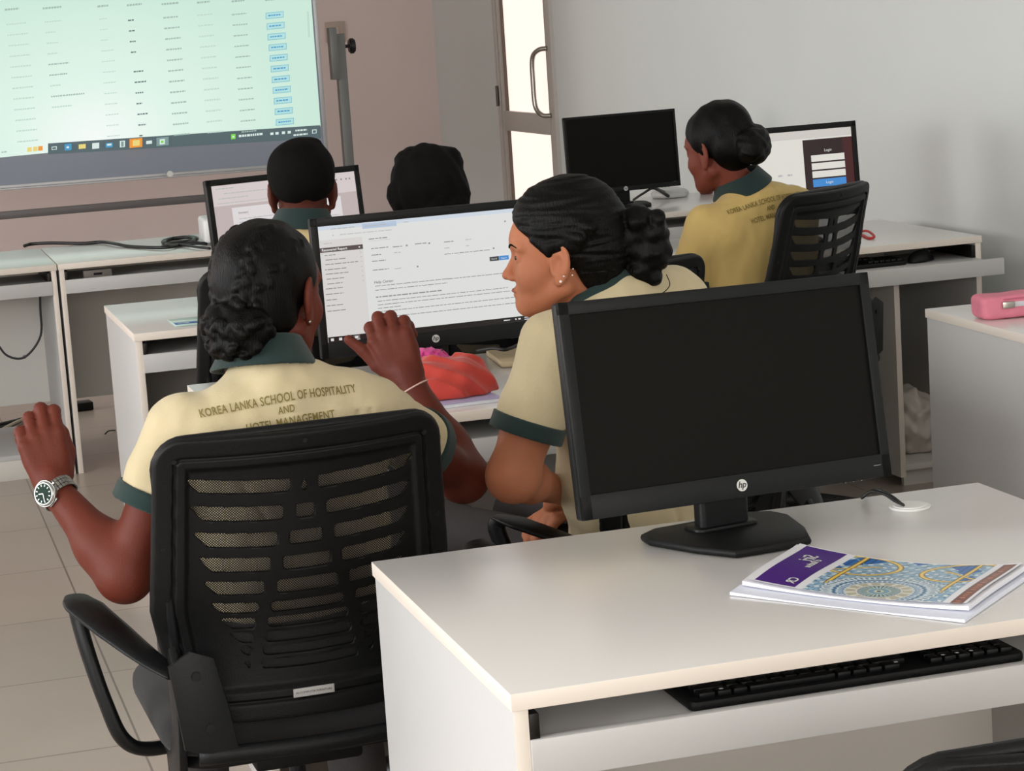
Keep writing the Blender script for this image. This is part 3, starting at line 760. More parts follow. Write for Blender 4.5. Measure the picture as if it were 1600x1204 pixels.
def make_chair(label):
    t = empty('office_chair', (0, 0, 0), 0, label, 'chair', 'black mesh-back office chairs')
    tilt = Matrix.Translation((0, -.225, .674)) @ Matrix.Rotation(math.radians(6), 4, 'X')
    sh = meshobj('backrest_shell', (shell_v, shell_fc), m_chair2, t, 55, tilt)
    # woven mesh
    n, m_ = 30, 30; V = []; F = []
    for i in range(n + 1):
        for j in range(m_ + 1):
            v = -.225 + .45 * j / m_; u = (-.215 + .43 * i / n) * float(back_w(v)); V.append((u, .006, v))
    for i in range(n):
        for j in range(m_): a = i * (m_ + 1) + j; F.append((a, a + m_ + 1, a + m_ + 2, a + 1))
    meshobj('mesh_fabric', (bend(np.array(V)), F), m_net, t, 180, tilt)
    # padded rim around the front of the frame
    bm = bmesh.new(); pts = rrect(-BW + .006, BW - .006, -BH + .006, BH - .006, .045, 6); pts.append(pts[0])
    ring = bend(np.array([(a * float(back_w(b)), .006, b) for a, b in pts]))
    tube(bm, ring, .009, 8, 1)
    obj('backrest_rim', bm, m_chair, t, 180, tilt)
    for (a, b) in ((-.205, .205), (0, .225), (.205, .205), (-.219, .06), (.219, .06), (-.221, -.08), (.221, -.08)):
        bm = bmesh.new(); p = bend(np.array([(a * float(back_w(b)), -.0132, b)]))[0]
        cyl(bm, (p[0], p[1] - .0012, p[2]), .0042, .003, 14, axis='y', bev=.0008); obj('screw', bm, m_black, sh, 40)
    bm = box(bmesh.new(), -.036, .030, -.0105, -.008, -.2035, -.1895, .0004); lb = obj('sticker', bm, mat('label_paper', (176, 176, 174), .5), sh)
    v_, f_ = text_mesh('RS COMPUTER FURNITURE', .0048); meshobj('sticker_print', (np.stack([v_[:, 0] - .003, np.full(len(v_), -.0107), v_[:, 1] - .1965], 1), f_), m_logod, lb, 0)
    # seat
    bm = bmesh.new(); prism(bm, rrect(-.24, .24, -.20, .26, .08), .385, .45, .028, seg=4); obj('seat', bm, m_seat, t, 60)
    bm = bmesh.new(); prism(bm, rrect(-.225, .225, -.19, .245, .08), .365, .39, .006); obj('seat_shell', bm, m_chair, t, 40)
    # bracket between seat and back
    for s_ in (-1, 1):
        bm = bmesh.new()
        out = [(-.232, .585), (-.262, .55), (-.268, .47), (-.235, .38), (-.16, .352), (-.10, .352), (-.10, .378), (-.15, .40), (-.195, .45), (-.20, .55)]
        x0 = .215 * s_; prism(bm, out, min(x0, x0 + .014 * s_), max(x0, x0 + .014 * s_), .004, axis='x')
        br_ = obj('back_bracket', bm, m_chair, t, 40)
        # rear face plate joining the shell
        bm = bmesh.new(); prism(bm, [(.135 * s_, .40), (.222 * s_, .43), (.236 * s_, .565), (.20 * s_, .585), (.165 * s_, .57), (.150 * s_, .50)][::s_], -.272, -.262, .003, axis='y')
        obj('bracket_plate', bm, m_chair, br_, 40)
        for (zz, xx) in ((.545, .195), (.46, .18)):
            bm = bmesh.new(); cyl(bm, (xx * s_, -.2745, zz), .008, .003, 18, axis='y', bev=.001); obj('bolt', bm, m_black, br_, 40)
        bm = bmesh.new(); X = lambda a: a * s_
        tube(bm, [(X(.222), -.250, .545), (X(.255), -.205, .565), (X(.298), -.13, .598), (X(.330), -.05, .622), (X(.337), .0, .629)], [.016, .020, .026, .028, .016], 14, 8, flat=(1.25, .34))
        ar = obj('armrest', bm, m_chair, t, 180)
        bm = bmesh.new()
        tube(bm, [(X(.337), .0, .624), (X(.339), .004, .604), (X(.330), -.02, .54), (X(.312), -.04, .46), (X(.290), -.045, .395), (X(.25), -.035, .368), (X(.17), -.02, .366)], [.014, .014, .0135, .013, .014, .015, .015], 10, 8, flat=(.8, 1.2))
        obj('arm_support', bm, m_chair, ar, 180)
    bm = bmesh.new(); tube(bm, [(-.20, -.262, .413), (0, -.268, .408), (.20, -.262, .413)], .011, 10, 6, flat=(1, 1.3)); obj('back_rail', bm, m_chair, t, 180)
    bm = bmesh.new(); box(bm, -.09, .09, -.12, .10, .325, .366, .008); obj('tilt_mechanism', bm, m_blackm, t, 40)
    bm = bmesh.new(); cyl(bm, (0, 0, .20), .014, .13, 20); cyl(bm, (0, 0, .075), .025, .16, 20, bev=.003); obj('gas_column', bm, m_chair, t, 40)
    for k in range(5):
        a = 2 * pi * k / 5 + .3; bm = bmesh.new()
        tube(bm, [(.0, 0, .095), (.14 * cos(a), .14 * sin(a), .09), (.29 * cos(a), .29 * sin(a), .068)], [.026, .02, .014], 10, 5)
        lg = obj('base_leg', bm, m_chair, t, 180)
        bm = bmesh.new(); c = (.29 * cos(a), .29 * sin(a)); M2 = Matrix.Translation((c[0], c[1], .0)) @ Matrix.Rotation(a + .8, 4, 'Z')
        for sx in (-.022, .006): cyl(bm, (sx, 0, .027), .026, .016, 20, axis='x', bev=.003)
        cyl(bm, (0, 0, .03), .006, .035, 10)
        obj('caster', bm, m_cable, lg, 40, M2)
    return t
chair0 = make_chair('black mesh-back chair in the foreground, with the girl raising both hands seated in it')
def place(o, x, y, rz, z=0, tilt=0): o.location = (x, y, z); o.rotation_euler = (0, 0, rz)
def another(x, y, rz, label, lift=0, arms=True):
    c = copy_tree(chair0); c['label'] = label; place(c, x, y, rz, 0)
    if not arms:
        for ch in list(c.children):
            if ch.name.startswith('armrest'):
                for g in list(ch.children): bpy.data.objects.remove(g)
                bpy.data.objects.remove(ch)
    for ch in c.children:      # gas lift raised or lowered
        n = ch.name.split('.')[0]
        if n == 'base_leg': continue
        if n == 'gas_column': ch.scale.z = 1 + lift / .33; ch.location.z = -.075 * lift / .33; continue
        if n in ('backrest_shell', 'mesh_fabric', 'backrest_rim'): ch.location.z += lift
        else: ch.location.z = lift
    return c
place(chair0, .605, 3.67, .02)
another(1.340, 3.985, .42, 'black chair of the profile girl, its armrest loop showing beside the switched-off monitor')
another(.975, 5.66, .02, 'black chair of the short-haired boy, left corner of its back behind the braided girl', .045, False)
another(1.53, 5.64, .05, 'chair of the round-haired person, hidden behind the lit Help Center monitor')
another(2.39, 5.95, .62, 'black mesh chair of the girl in the darker yellow shirt', .075)
another(1.67, 5.35, .25, 'empty black chair behind the bun of the profile girl')
another(.99, 1.89, .0, 'black chair at the bottom right corner, only its top edge in frame', -.022)

# ================================================================ PEOPLE
def head_prims(female=True):
    P = [ell((0, -.012, .045), (.0735, .092, .083)), ell((0, .028, .03), (.066, .066, .07)), ell((0, .045, -.02), (.057, .05, .06)),
         cone((-.05, .0, -.045), (-.013, .072, -.088), .020, .014), cone((.05, .0, -.045), (.013, .072, -.088), .020, .014),
         ell((0, .048, .062), (.046, .046, .046)), ell((0, .05, -.064), (.042, .045, .036)), ell((-.036, .062, -.022), (.024, .026, .026)), ell((.036, .062, -.022), (.024, .026, .026)),
         ell((0, .078, .04), (.045, .022, .024)), ell((0, .076, -.086), (.017, .017, .014))]
    return P
def make_head(f_neck=.047):
    base = head_prims()
    nose = [cone((0, .090, .016), (0, .108, -.018), .0075, .0095), ell((0, .112, -.024), (.0105, .0105, .009)), ell((-.011, .101, -.028), (.0075, .009, .007)), ell((.011, .101, -.028), (.0075, .009, .007))]
    lips = [ell((0, .0935, -.053), (.021, .0095, .0052)), ell((0, .0925, -.0625), (.019, .0095, .0062))]
    brow = [cone((-.048, .078, .034), (-.014, .092, .036), .006), cone((.048, .078, .034), (.014, .092, .036), .006)]
    lids = [ell((-.031, .0815, .014), (.0155, .0125, .0125)), ell((.031, .0815, .014), (.0155, .0125, .0125))]
    sock = [ell((-.031, .101, .018), (.017, .013, .012)), ell((.031, .101, .018), (.017, .013, .012))]
    slit = [ell((-.0325, .098, .0135), (.0145, .012, .0052)), ell((.0325, .098, .0135), (.0145, .012, .0052))]
    def f(P):
        v = base[0](P)
        for p in base[1:]: v = smin(v, p(P), .022)
        for p in brow: v = smin(v, p(P), .010)
        for p in sock: v = smax(v, -p(P), .008)
        for p in lids: v = smin(v, p(P), .004)
        for p in slit: v = smax(v, -p(P), .0015)
        for p in nose: v = smin(v, p(P), .007)
        for p in lips: v = smin(v, p(P), .004)
        v = smax(v, -ell((0, .108, -.058), (.026, .010, .0011))(P), .002)
        Q = np.abs(P[:, 0]); Pe = np.stack([Q, P[:, 1], P[:, 2]], 1)
        # ear, tilted back and flared out
        a = .45; e = np.stack([(Pe[:, 0] - .0765), (P[:, 1] - .002), P[:, 2] - .002], 1) * .84
        ex = e[:, 0] * cos(a) + e[:, 1] * sin(a); ey = -e[:, 0] * sin(a) + e[:, 1] * cos(a); ez = e[:, 2] + .2 * ey
        E = np.stack([ex, ey, ez], 1)
        ear = ell((0, 0, 0), (.0062, .0185, .0315))(E)
        rimd = np.sqrt((np.sqrt((E[:, 1] / .0155) ** 2 + ((E[:, 2] - .004) / .026) ** 2) - 1) ** 2 * .0004 + (E[:, 0] - .003) ** 2) - .0034
        ear = smin(ear, np.where(E[:, 2] > -.018, rimd, .02), .003)
        ear = smax(ear, -ell((.008, .003, .001), (.0075, .0095, .015))(E), .003)
        ear = smin(ear, ell((.001, .004, -.027), (.0055, .009, .009))(E), .004)
        v = smin(v, ear / .84, .006)
        return v
    f.c = np.array([0, .01, 0]); f.R = .16
    return f
HEADF = make_head()
def on_skin(a, out=.0004):
    a = np.array(a, float)
    for _ in range(5):
        d = float(HEADF(a[None])[0]); n = nrm([float((HEADF((a + e)[None]) - HEADF((a - e)[None]))[0]) for e in np.eye(3) * .0008]); a = a - n * (d - out)
    return a
def hand_prims(wr, u, v, w_, curls, thumb=None, s=.92):
    """wrist, u to the knuckles, v to the thumb side, w_ out of the back of the hand"""
    wr = np.array(wr); T = lambda a, b, c=0: wr + s * (a * u + b * v + c * w_)
    P = [cone(T(-.01, 0), T(.02, .0), .0235*s, .024*s), ell(T(.055, -.002, -.004), (.036*s, .036*s, .014*s), np.stack([u, v, w_], 1)), cone(T(.03, .022, -.008), T(.07, .02, -.006), .014 * s)]
    mc = [(.088, .027), (.092, .008), (.087, -.012), (.077, -.030)]
    ln = [(.042, .026, .021), (.047, .030, .022), (.043, .028, .021), (.034, .021, .019)]
    F = []
    for (a, b), L, cu in zip(mc, ln, curls):
        P.append(cone(T(.012, b * .6), T(a, b, .001), .014 * s, .0115 * s))
        p = T(a, b, .0); ang = 0; r = .0106 * s; F.append([])
        spread = b * 1.2
        for k in range(3):
            ang += cu[k]; d = u * cos(ang) * cos(spread) + v * sin(spread) - w_ * sin(ang); d = nrm(d)
            q = p + d * L[k] * s; rb = r - .0008 * s
            F[-1].append(cone(p, q, r, rb)); 
            if k < 2: F[-1].append(ell(q, r * 1.06))
            p = q; r = rb
    th = thumb or [(.018, .022, -.008), (.050, .046, -.014), (.080, .060, -.012), (.104, .066, -.010)]
    tr = [.0155, .0125, .0105, .0085]
    tp = [T(*a) for a in th]
    TH = [cone(tp[i], tp[i+1], tr[i] * s, tr[i+1] * s) for i in range(3)]
    return P, F, TH
def hand_sdf(*a, **k):
    P, F, TH = hand_prims(*a, **k)
    allp = P + [p for g in F for p in g] + TH
    cs = np.array([p.c for p in allp]); C = cs.mean(0); R = max(np.linalg.norm(p.c - C) + p.R for p in allp)
    def f(X):
        d = np.linalg.norm(X - C, axis=1) - R; m = d < .05; out = np.maximum(d, .045)
        if m.any():
            Q = X[m]; v = P[0](Q)
            for p in P[1:]: v = smin(v, p(Q), .010)
            fs = None
            for g in F:
                w0 = g[0](Q)
                for p in g[1:]: w0 = smin(w0, p(Q), .004)
                fs = w0 if fs is None else smin(fs, w0, .0015)
            v = smin(v, fs, .006)
            t0 = TH[0](Q)
            for p in TH[1:]: t0 = smin(t0, p(Q), .004)
            out[m] = smin(v, t0, .006)
        return out
    f.c = C; f.R = R; return f
def bound(f, C, R, margin=.05):
    C = np.array(C)
    def g(X):
        d = np.linalg.norm(X - C, axis=1) - R; m = d < margin; out = np.maximum(d, margin * .9)
        if m.any(): out[m] = f(X[m])
        return out
    g.c = C; g.R = R; return g
def head_frame(o, yaw, pitch, roll, s):
    """local +y looks along yaw (clockwise from world +Y), pitch up, roll to the right shoulder"""
    R = Matrix.Rotation(-yaw, 3, 'Z') @ Matrix.Rotation(pitch, 3, 'X') @ Matrix.Rotation(roll, 3, 'Y')
    return np.array(R), np.array(o, float), s
def to_local(H, X): R, o, s = H; return ((X - o) @ R) / s
def from_local(H, p): R, o, s = H; return o + s * (R @ np.array(p, float))
def torso_frame(shL, shR, pelvis):
    o = (shL + shR) / 2; z = nrm(o - pelvis); x = nrm(shR - shL); x = nrm(x - z * (x @ z)); y = np.cross(z, x)
    return np.stack([x, y, z], 1), o
def torso_prims(fr, hw, L, inf=0, loose=0):
    R, o = fr; T = lambda p: o + R @ np.array(p, float); k = hw / .155
    P = [ell(T((0, -.002, -.13)), (.150*k+inf, .100+inf, .175+inf), R), ell(T((0, -.022, -.07)), (.138*k+inf, .078+inf, .10+inf), R),
         cone(T((-.125*k, -.006, -.018)), T((.125*k, -.006, -.018)), .050+inf), ell(T((0, 0, -L*.62)), (.128*k+inf+loose, .098+inf+loose, .15+inf), R),
         ell(T((0, .0, -L*.98)), (.165*k+inf, .125+inf, .12+inf), R)]
    P += [cone(T((sx*.115*k, -.012, .008)), T((sx*.02, -.020, .058)), .044+inf*1.4, .032+inf*1.2) for sx in (-1, 1)]
    return P
def skin_mat(name, rgb):
    return mat(name, rgb, .55, spec=.22, sss=.10, var=.05, vscale=25, bump=.25, bscale=300)
def person(label, J, H, skin, shirt, hair_fn, h=.004, hands=None, text=None, extras=None, group_=None, hw=None, sleeve=.56, arm_r=1.0, collar=True, crease=None, coll_tilt=0, upr=(.046, .036), fr_=(.0365, .038)):
    t = empty('person', (float(J['pelvis'][0]), float(J['pelvis'][1]), 0), 0, label, 'person', group_)
    base = Matrix.Translation((-t.location.x, -t.location.y, 0))
    A = {k: np.array(v, float) for k, v in J.items()}
    fr = torso_frame(A['shL'], A['shR'], A['pelvis']); R, o = fr
    hw_ = hw or np.linalg.norm(A['shR'] - A['shL']) / 2
    L = np.linalg.norm(o - A['pelvis'])
    neck0 = A['neck']; headn = from_local(H, (0, -.018, -.035))
    nr = .047 * H[2]
    # ---- skin
    headf = lambda X: HEADF(to_local(H, X)) * H[2]
    hb = bound(headf, from_local(H, (0, .005, .0)), .17 * H[2], .04)
    neckf = group([cone(neck0 - R[:, 2] * .03, headn, nr * 1.12, nr), cone(neck0 - R[:, 2] * .05 , neck0 + R[:, 1] * .02, nr * 1.3)], .02)
    tor = group(torso_prims(fr, hw_, L, -.004), .045)
    parts = []
    for s_ in 'LR':
        sh, el, wr = A['sh' + s_], A['el' + s_], A['wr' + s_]; ar = arm_r
        em = sh + (el - sh) * (sleeve - .10); up = [cone(sh, em, .043, .042), cone(em, el, upr[0] * ar - .004, upr[1] * ar), ell(sh, .044)]
        m1 = el + (wr - el) * .32
        fo = [ell(el, fr_[0] * ar), cone(el, m1, fr_[0] * ar, fr_[1] * ar), cone(m1, wr, fr_[1] * ar, .0235)]
        parts.append(group(up + fo, .03))
        hd = (hands or {}).get(s_)
        if hd is None:
            u = nrm(wr - el); u = nrm(u + np.array([0, 0, -.15])); v = nrm(np.cross(u, [0, 0, 1])) * (-1 if s_ == 'R' else 1)
            w_ = np.cross(v, u) if s_ == 'R' else np.cross(u, v); w_ = w_ if w_[2] > 0 else -w_
            hd = dict(u=u, v=-v if s_ == 'L' else -v, w_=w_, curls=[(.4, .6, .3)] * 4)
        parts.append(hand_sdf(wr, hd['u'], hd['v'], hd['w_'], hd['curls'], hd.get('thumb'), hd.get('s', .92)))
    def skinf(X):
        v = smin(hb(X), neckf(X), .015); v = smin(v, tor(X), .02)
        for p in parts: v = smin(v, p(X), .012)
        return v
    allp = [hb, neckf, tor] + parts
    lo = np.min([p.c - p.R for p in allp], 0) - .03; hi = np.max([p.c + p.R for p in allp], 0) + .03
    V, F = mesher(skinf, lo, hi, h)
    body = meshobj('body', (V, F), skin, t, 180, base)
    # ---- polo shirt
    sl = []
    for s_ in 'LR':
        sh, el = A['sh' + s_], A['el' + s_]; e = sh + (el - sh) * sleeve
        sl.append((sh, e, nrm(el - sh)))
    tp = torso_prims(fr, hw_, L, .010, .018) + [cone(neck0 - R[:, 2] * .05, neck0 - R[:, 2] * .0, .070, .050)]
    slp = [cone(sh, e + d * .02, .058, .060 * (.5 + .5 * arm_r)) for sh, e, d in sl]
    torg = group(tp, .05)
    hemz = L - .09
    def shirtf(X):
        Q = (X - o) @ R
        v = torg(X)
        fold = .0032 * noise3(X, 32, 1) + .0017 * noise3(X * np.array([1, 1, .5]), 95, 3)
        for (sh, e, d), p in zip(sl, slp):
            a = p(X); a = smax(a, (X - e) @ d, .002)
            inner = cone(sh, e + d * .03, .046, .051 * (.5 + .5 * arm_r))(X)
            a = np.where((X - e) @ d > -.035, np.maximum(a, -inner), a)
            v = smin(v, a, .022)
        if crease is not None: v = v + crease(X, Q)
        v = v + fold
        v = smax(v, -(Q[:, 2] + hemz), .003)
        c = cone(neck0 - R[:, 2] * .02, neck0 + (headn - neck0) * 1.3, nr * 1.12 - .001, nr * 1.1 - .001)(X)
        v = smax(v, -c, .004)
        return v
    lo = np.min([p.c - p.R for p in tp + slp], 0) - .03; hi = np.max([p.c + p.R for p in tp + slp], 0) + .03
    SV, SF = mesher(shirtf, lo, hi, max(h, .0035))
    so = meshobj('polo_shirt', (SV, SF), shirt, t, 180, base)
    # sleeve bands
    for (sh, e, d), p in zip(sl, slp):
        def bandf(X):
            a = cone(sh, e + d * .04, .0635, .0660 * (.5 + .5 * arm_r))(X); b = -(cone(sh, e + d * .04, .050, .052 * (.5 + .5 * arm_r))(X))
            t_ = (X - e) @ d; return np.maximum(np.maximum(smax(a, b, .001), t_ - .018), -(t_ + .011)) 
        bv, bf = mesher(bandf, e - .09, e + .09, .003)
        meshobj('sleeve_band', (bv, bf), m_green, so, 180, Matrix.Identity(4))
    # collar
    ax = nrm(nrm(headn - neck0) * .75 + R[:, 2] * .6)
    ax = nrm(ax - R[:, 1] * coll_tilt)
    cn = neck0 + ax * .013
    cf = nrm(R[:, 1] - ax * (R[:, 1] @ ax)); cx = np.cross(cf, ax)
    def collf(X):
        q = X - cn; hh = q @ ax; a = q @ cx; b = q @ cf
        rho = np.sqrt(a * a + (b * .92) ** 2) - (nr * 1.12 - .047 * 1.12)
        th = np.arctan2(a, -b)
        rise = .010 * np.cos(th)
        hh = hh - rise
        def seg(p, q_, r):
            px_, pz_ = p; dx, dz = q_[0] - px_, q_[1] - pz_; tt = np.clip(((rho - px_) * dx + (hh - pz_) * dz) / (dx * dx + dz * dz), 0, 1)
            return np.hypot(rho - px_ - tt * dx, hh - pz_ - tt * dz) - r
        return smin(seg((.0615, -.012), (.0605, .030), .0028), seg((.0620, .032), (.086, -.012), .0028), .004)
    cv, cf_ = mesher(collf, cn - .15, cn + .15, .003)
    meshobj('collar', (cv, cf_), m_green, so, 180, Matrix.Identity(4))
    # ---- printed words on the back
    if text:
        bvh = BVHTree.FromPolygons([tuple(p) for p in SV], [tuple(int(i) for i in q) for q in SF])
        out_v = []; out_f = []
        for (body_, size, uu, vv, rot, lift) in text:
            tv, tf = text_mesh(body_, size, space=1.06, bold=.0003, width=lift)
            bmt = bmesh.new(); vs = [bmt.verts.new((p[0], p[1], 0)) for p in tv]
            for q in tf:
                try: bmt.faces.new([vs[i] for i in q])
                except ValueError: pass
            n0 = len(out_v)
            for v_ in bmt.verts:
                x = v_.co.x * cos(rot) - v_.co.y * sin(rot) + uu; z = v_.co.x * sin(rot) + v_.co.y * cos(rot) + vv
                dr = nrm(R[:, 1] * .9 - R[:, 2] * .45); org = o + R @ np.array([x, -.10, z]) - dr * .3; hit = bvh.ray_cast(Vector(org), Vector(dr))
                p = np.array(hit[0]) if hit[0] is not None else org + R[:, 1] * .3
                out_v.append(p - dr * .0022)
            bmt.verts.index_update()
            for f_ in bmt.faces: out_f.append([v_.index + n0 for v_ in f_.verts])
            bmt.free()
        meshobj('back_print', (out_v, out_f), m_print, so, 0, Matrix.Identity(4))
    # ---- trousers and shoes
    tz = []
    for s_ in 'LR':
        kn, an = A['kn' + s_], A['an' + s_]; sx = -1 if s_ == 'L' else 1
        hip = A['pelvis'] + R[:, 0] * .085 * sx
        tz += [cone(hip, kn, .088, .064), cone(kn, an, .063, .052)]
    tz.append(ell(A['pelvis'] + R[:, 2] * .01, (.175, .135, .10), R))
    tz.append(ell(A['pelvis'] + R[:, 2] * .07, (.140, .108, .09), R))
    tg = group(tz, .03)
    def trf(X): return smax(tg(X) + .002 * noise3(X, 22, 5), -(X[:, 2] - .085), .003)
    lo = np.min([p.c - p.R for p in tz], 0) - .02; hi = np.max([p.c + p.R for p in tz], 0) + .02
    tv, tf = mesher(trf, lo, hi, .006); meshobj('trousers', (tv, tf), m_trouser, t, 180, base)
    for s_ in 'LR':
        an, kn = A['an' + s_], A['kn' + s_]; fwd = nrm([kn[0] - A['pelvis'][0], kn[1] - A['pelvis'][1], 0])
        g = group([cone(an + fwd * -.02 + [0, 0, -.0], np.array([an[0], an[1], .045]) - fwd * .01, .038, .040), cone(np.array([an[0], an[1], .040]), np.array([an[0], an[1], .034]) + fwd * .15, .038, .032)], .03)
        def shf(X): return smax(g(X), -(X[:, 2] - .002), .004)
        sv, sf = mesher(shf, an - [.12, .12, .1], an + [.28, .28, .1] if True else an, .006)
        lo = np.array([an[0] - .25, an[1] - .25, -.02]); hi = np.array([an[0] + .25, an[1] + .25, .18])
        sv, sf = mesher(shf, lo, hi, .006); meshobj('shoe', (sv, sf), m_shoe, t, 180, base)
    # ---- hair
    hf, hlo, hhi, hmat = hair_fn(H)
    hv, hfc = mesher(hf, hlo, hhi, max(.003, h * .8)); ho = meshobj('hair', (hv, hfc), hmat, t, 180, base)
    # ---- eyes and brows
    for sx in (-1, 1):
        bm = bmesh.new(); bmesh.ops.create_uvsphere(bm, u_segments=20, v_segments=14, radius=.0112 * H[2]); p = from_local(H, (sx * .031, .0805, .0135))
        e = obj('eye', bm, m_eye, t, 180, base @ Matrix.Translation(p))
        bm = bmesh.new(); bmesh.ops.create_uvsphere(bm, u_segments=16, v_segments=12, radius=.0062 * H[2]); q = from_local(H, (sx * .0330, .0805 + .0064, .0135)) - p
        obj('iris', bm, m_iris, e, 180, Matrix.Translation(q))
        bm = bmesh.new(); tube(bm, [from_local(H, on_skin(a)) for a in ((sx * .014, .0985, .034), (sx * .024, .0985, .038), (sx * .034, .0955, .0395), (sx * .047, .083, .035))], [.0013, .0019, .0018, .0008], 8, 6); obj('eyebrow', bm, m_hairb, t, 180, base)
    if extras: extras(t, base, A, H)
    return t, ho, so
def on_surface(vol, k, specs, sink=.003):
    def g(P):
        v = vol[0](P)
        for p in vol[1:]: v = smin(v, p(P), k)
        return v
    out = []
    for c, r, Rr in specs:
        for _ in range(4):
            d = float(g(c[None])[0]); n = np.array([float((g((c + e)[None]) - g((c - e)[None]))[0]) for e in np.eye(3) * .001]); n = nrm(n); c = c - n * d
        a = Rr[:, 0] - n * (Rr[:, 0] @ n); a = nrm(a); out.append(ell(c - n * sink, r, np.stack([a, np.cross(n, a), n], 1)))
    return out
def hair_cap(H, vol, line, extra=(), k=.02, amp=.0016, lumps=(), nape=None, stripe=(90, 90, 16), lk=.0022):
    """vol: list of local prims; line(P)->sdf of the kept region"""
    def f(X):
        P = to_local(H, X); v = vol[0](P)
        for p in vol[1:]: v = smin(v, p(P), k)
        st = amp * np.sin(P[:, 0] * stripe[0] + 3 * np.sin(P[:, 2] * stripe[2] + P[:, 1] * 9)) * np.sin(P[:, 1] * stripe[1] + 2.2 * np.sin(P[:, 2] * stripe[2] * 1.3))
        v = smax(v + st, line(P), .008)
        for p in extra: v = smin(v, p(P) + .0030 * noise3(P, 75, 2) + .0022 * noise3(P, 150, 4), .008)
        for p in lumps: v = smin(v, p(P) + .0006 * noise3(P, 400, 4), lk)
        return v * H[2]
    return f
def skull_line(ys, zs):
    def g(P): return (P[:, 1] - np.interp(P[:, 2], zs, ys)) * .75
    return g
def braid(p0, p1, p2, n, r=.0125, w_=.010):
    """plaited lumps following a quadratic path p0-p1-p2 in head space"""
    out = []; p0, p1, p2 = map(lambda a: np.array(a, float), (p0, p1, p2))
    for i in range(n):
        t_ = i / (n - 1); c = (1-t_)**2*p0 + 2*t_*(1-t_)*p1 + t_*t_*p2; d = nrm(2*(1-t_)*(p1-p0) + 2*t_*(p2-p1))
        nrmv = nrm(c - np.array([0, -.01, .04])); sd = np.cross(d, nrmv); s_ = 1 if i % 2 else -1
        a = nrm(d * .8 + sd * s_ * .6); b = np.cross(nrmv, a); Rr = np.stack([a, b, nrmv], 1)
        out.append((c + sd * s_ * w_ * .55, (r * 1.15, r * .72, r * .62), Rr))
    return out
# --------------------------------------------------------------- braided girl (front left)
sk1 = skin_mat('skin_deep_brown', (98, 44, 32)); sk2 = skin_mat('skin_warm_brown', (176, 112, 82)); sk3 = skin_mat('skin_dark_brown', (92, 50, 40)); sk5 = skin_mat('skin_brown', (120, 62, 48))
def img_dir(dx, dy, dep=0): return nrm(RT * dx - UP * dy + FW * dep)
H1 = head_frame(at(421, 470, y=3.66), .76, -.06, .02, .96)
def hair1(H):
    vol = [ell((0, -.014, .050), (.0835, .102, .090)), ell((0, -.055, .0), (.07, .055, .07)), ell((0, -.03, -.02), (.07, .05, .05))]
    line = skull_line([-.03, -.03, -.012, .012, .045, .075, .09, .09], [-.12, -.06, -.03, .0, .03, .06, .09, .2])
    def ln(P): return np.maximum(line(P), -(P[:, 2] + .075 + .3 * np.maximum(P[:, 1] + .05, 0)))
    ex = [ell((.012, -.112, -.040), (.058, .036, .042)), ell((-.018, -.118, -.022), (.030, .028, .030)), ell((.042, -.108, -.036), (.026, .028, .034)), ell((.0, -.118, -.066), (.040, .026, .022)), ell((-.046, -.092, -.045), (.022, .028, .035))]
    lp = braid((.035, -.045, .135), (.035, -.115, .085), (.012, -.112, -.005), 15) + braid((-.045, -.035, .125), (-.075, -.075, .07), (-.040, -.105, -.01), 12, .012) + braid((.068, .0, .105), (.075, -.07, .08), (.04, -.105, .01), 9, .0105)
    lp += braid((-.055, -.11, -.03), (.0, -.165, -.035), (.062, -.108, -.035), 10, .014) + braid((-.04, -.12, -.07), (.0, -.15, -.075), (.045, -.115, -.066), 7, .012)
    f = hair_cap(H, vol, ln, ex, lumps=on_surface(vol + ex, .02, lp))
    c = from_local(H, (0, -.03, .03)); return f, c - .19, c + .19, m_hair
uL = img_dir(-.25, -1.0, .10); vL = nrm(img_dir(1, -.25, .25) - uL * (img_dir(1, -.25, .25) @ uL)); wL = np.cross(uL, vL); wL = wL if wL @ FW < 0 else -wL
uR = img_dir(-.42, -.92, .05); vR_ = img_dir(-.92, .42, .1); vR = nrm(vR_ - uR * (vR_ @ uR)); wR = np.cross(uR, vR); wR = wR if wR @ FW < 0 else -wR
J1 = dict(shL=at(283, 672, y=3.60), shR=at(585, 645, y=3.63), neck=at(412, 575, y=3.625), pelvis=(.625, 3.66, .50),
          elL=at(195, 897, y=3.60), wrL=at(84, 762, y=3.72), elR=at(724, 745, y=3.84), wrR=at(640, 596, y=3.93),
          knL=(.50, 4.09, .51), knR=(.76, 4.09, .51), anL=(.48, 4.02, .10), anR=(.78, 4.02, .10))
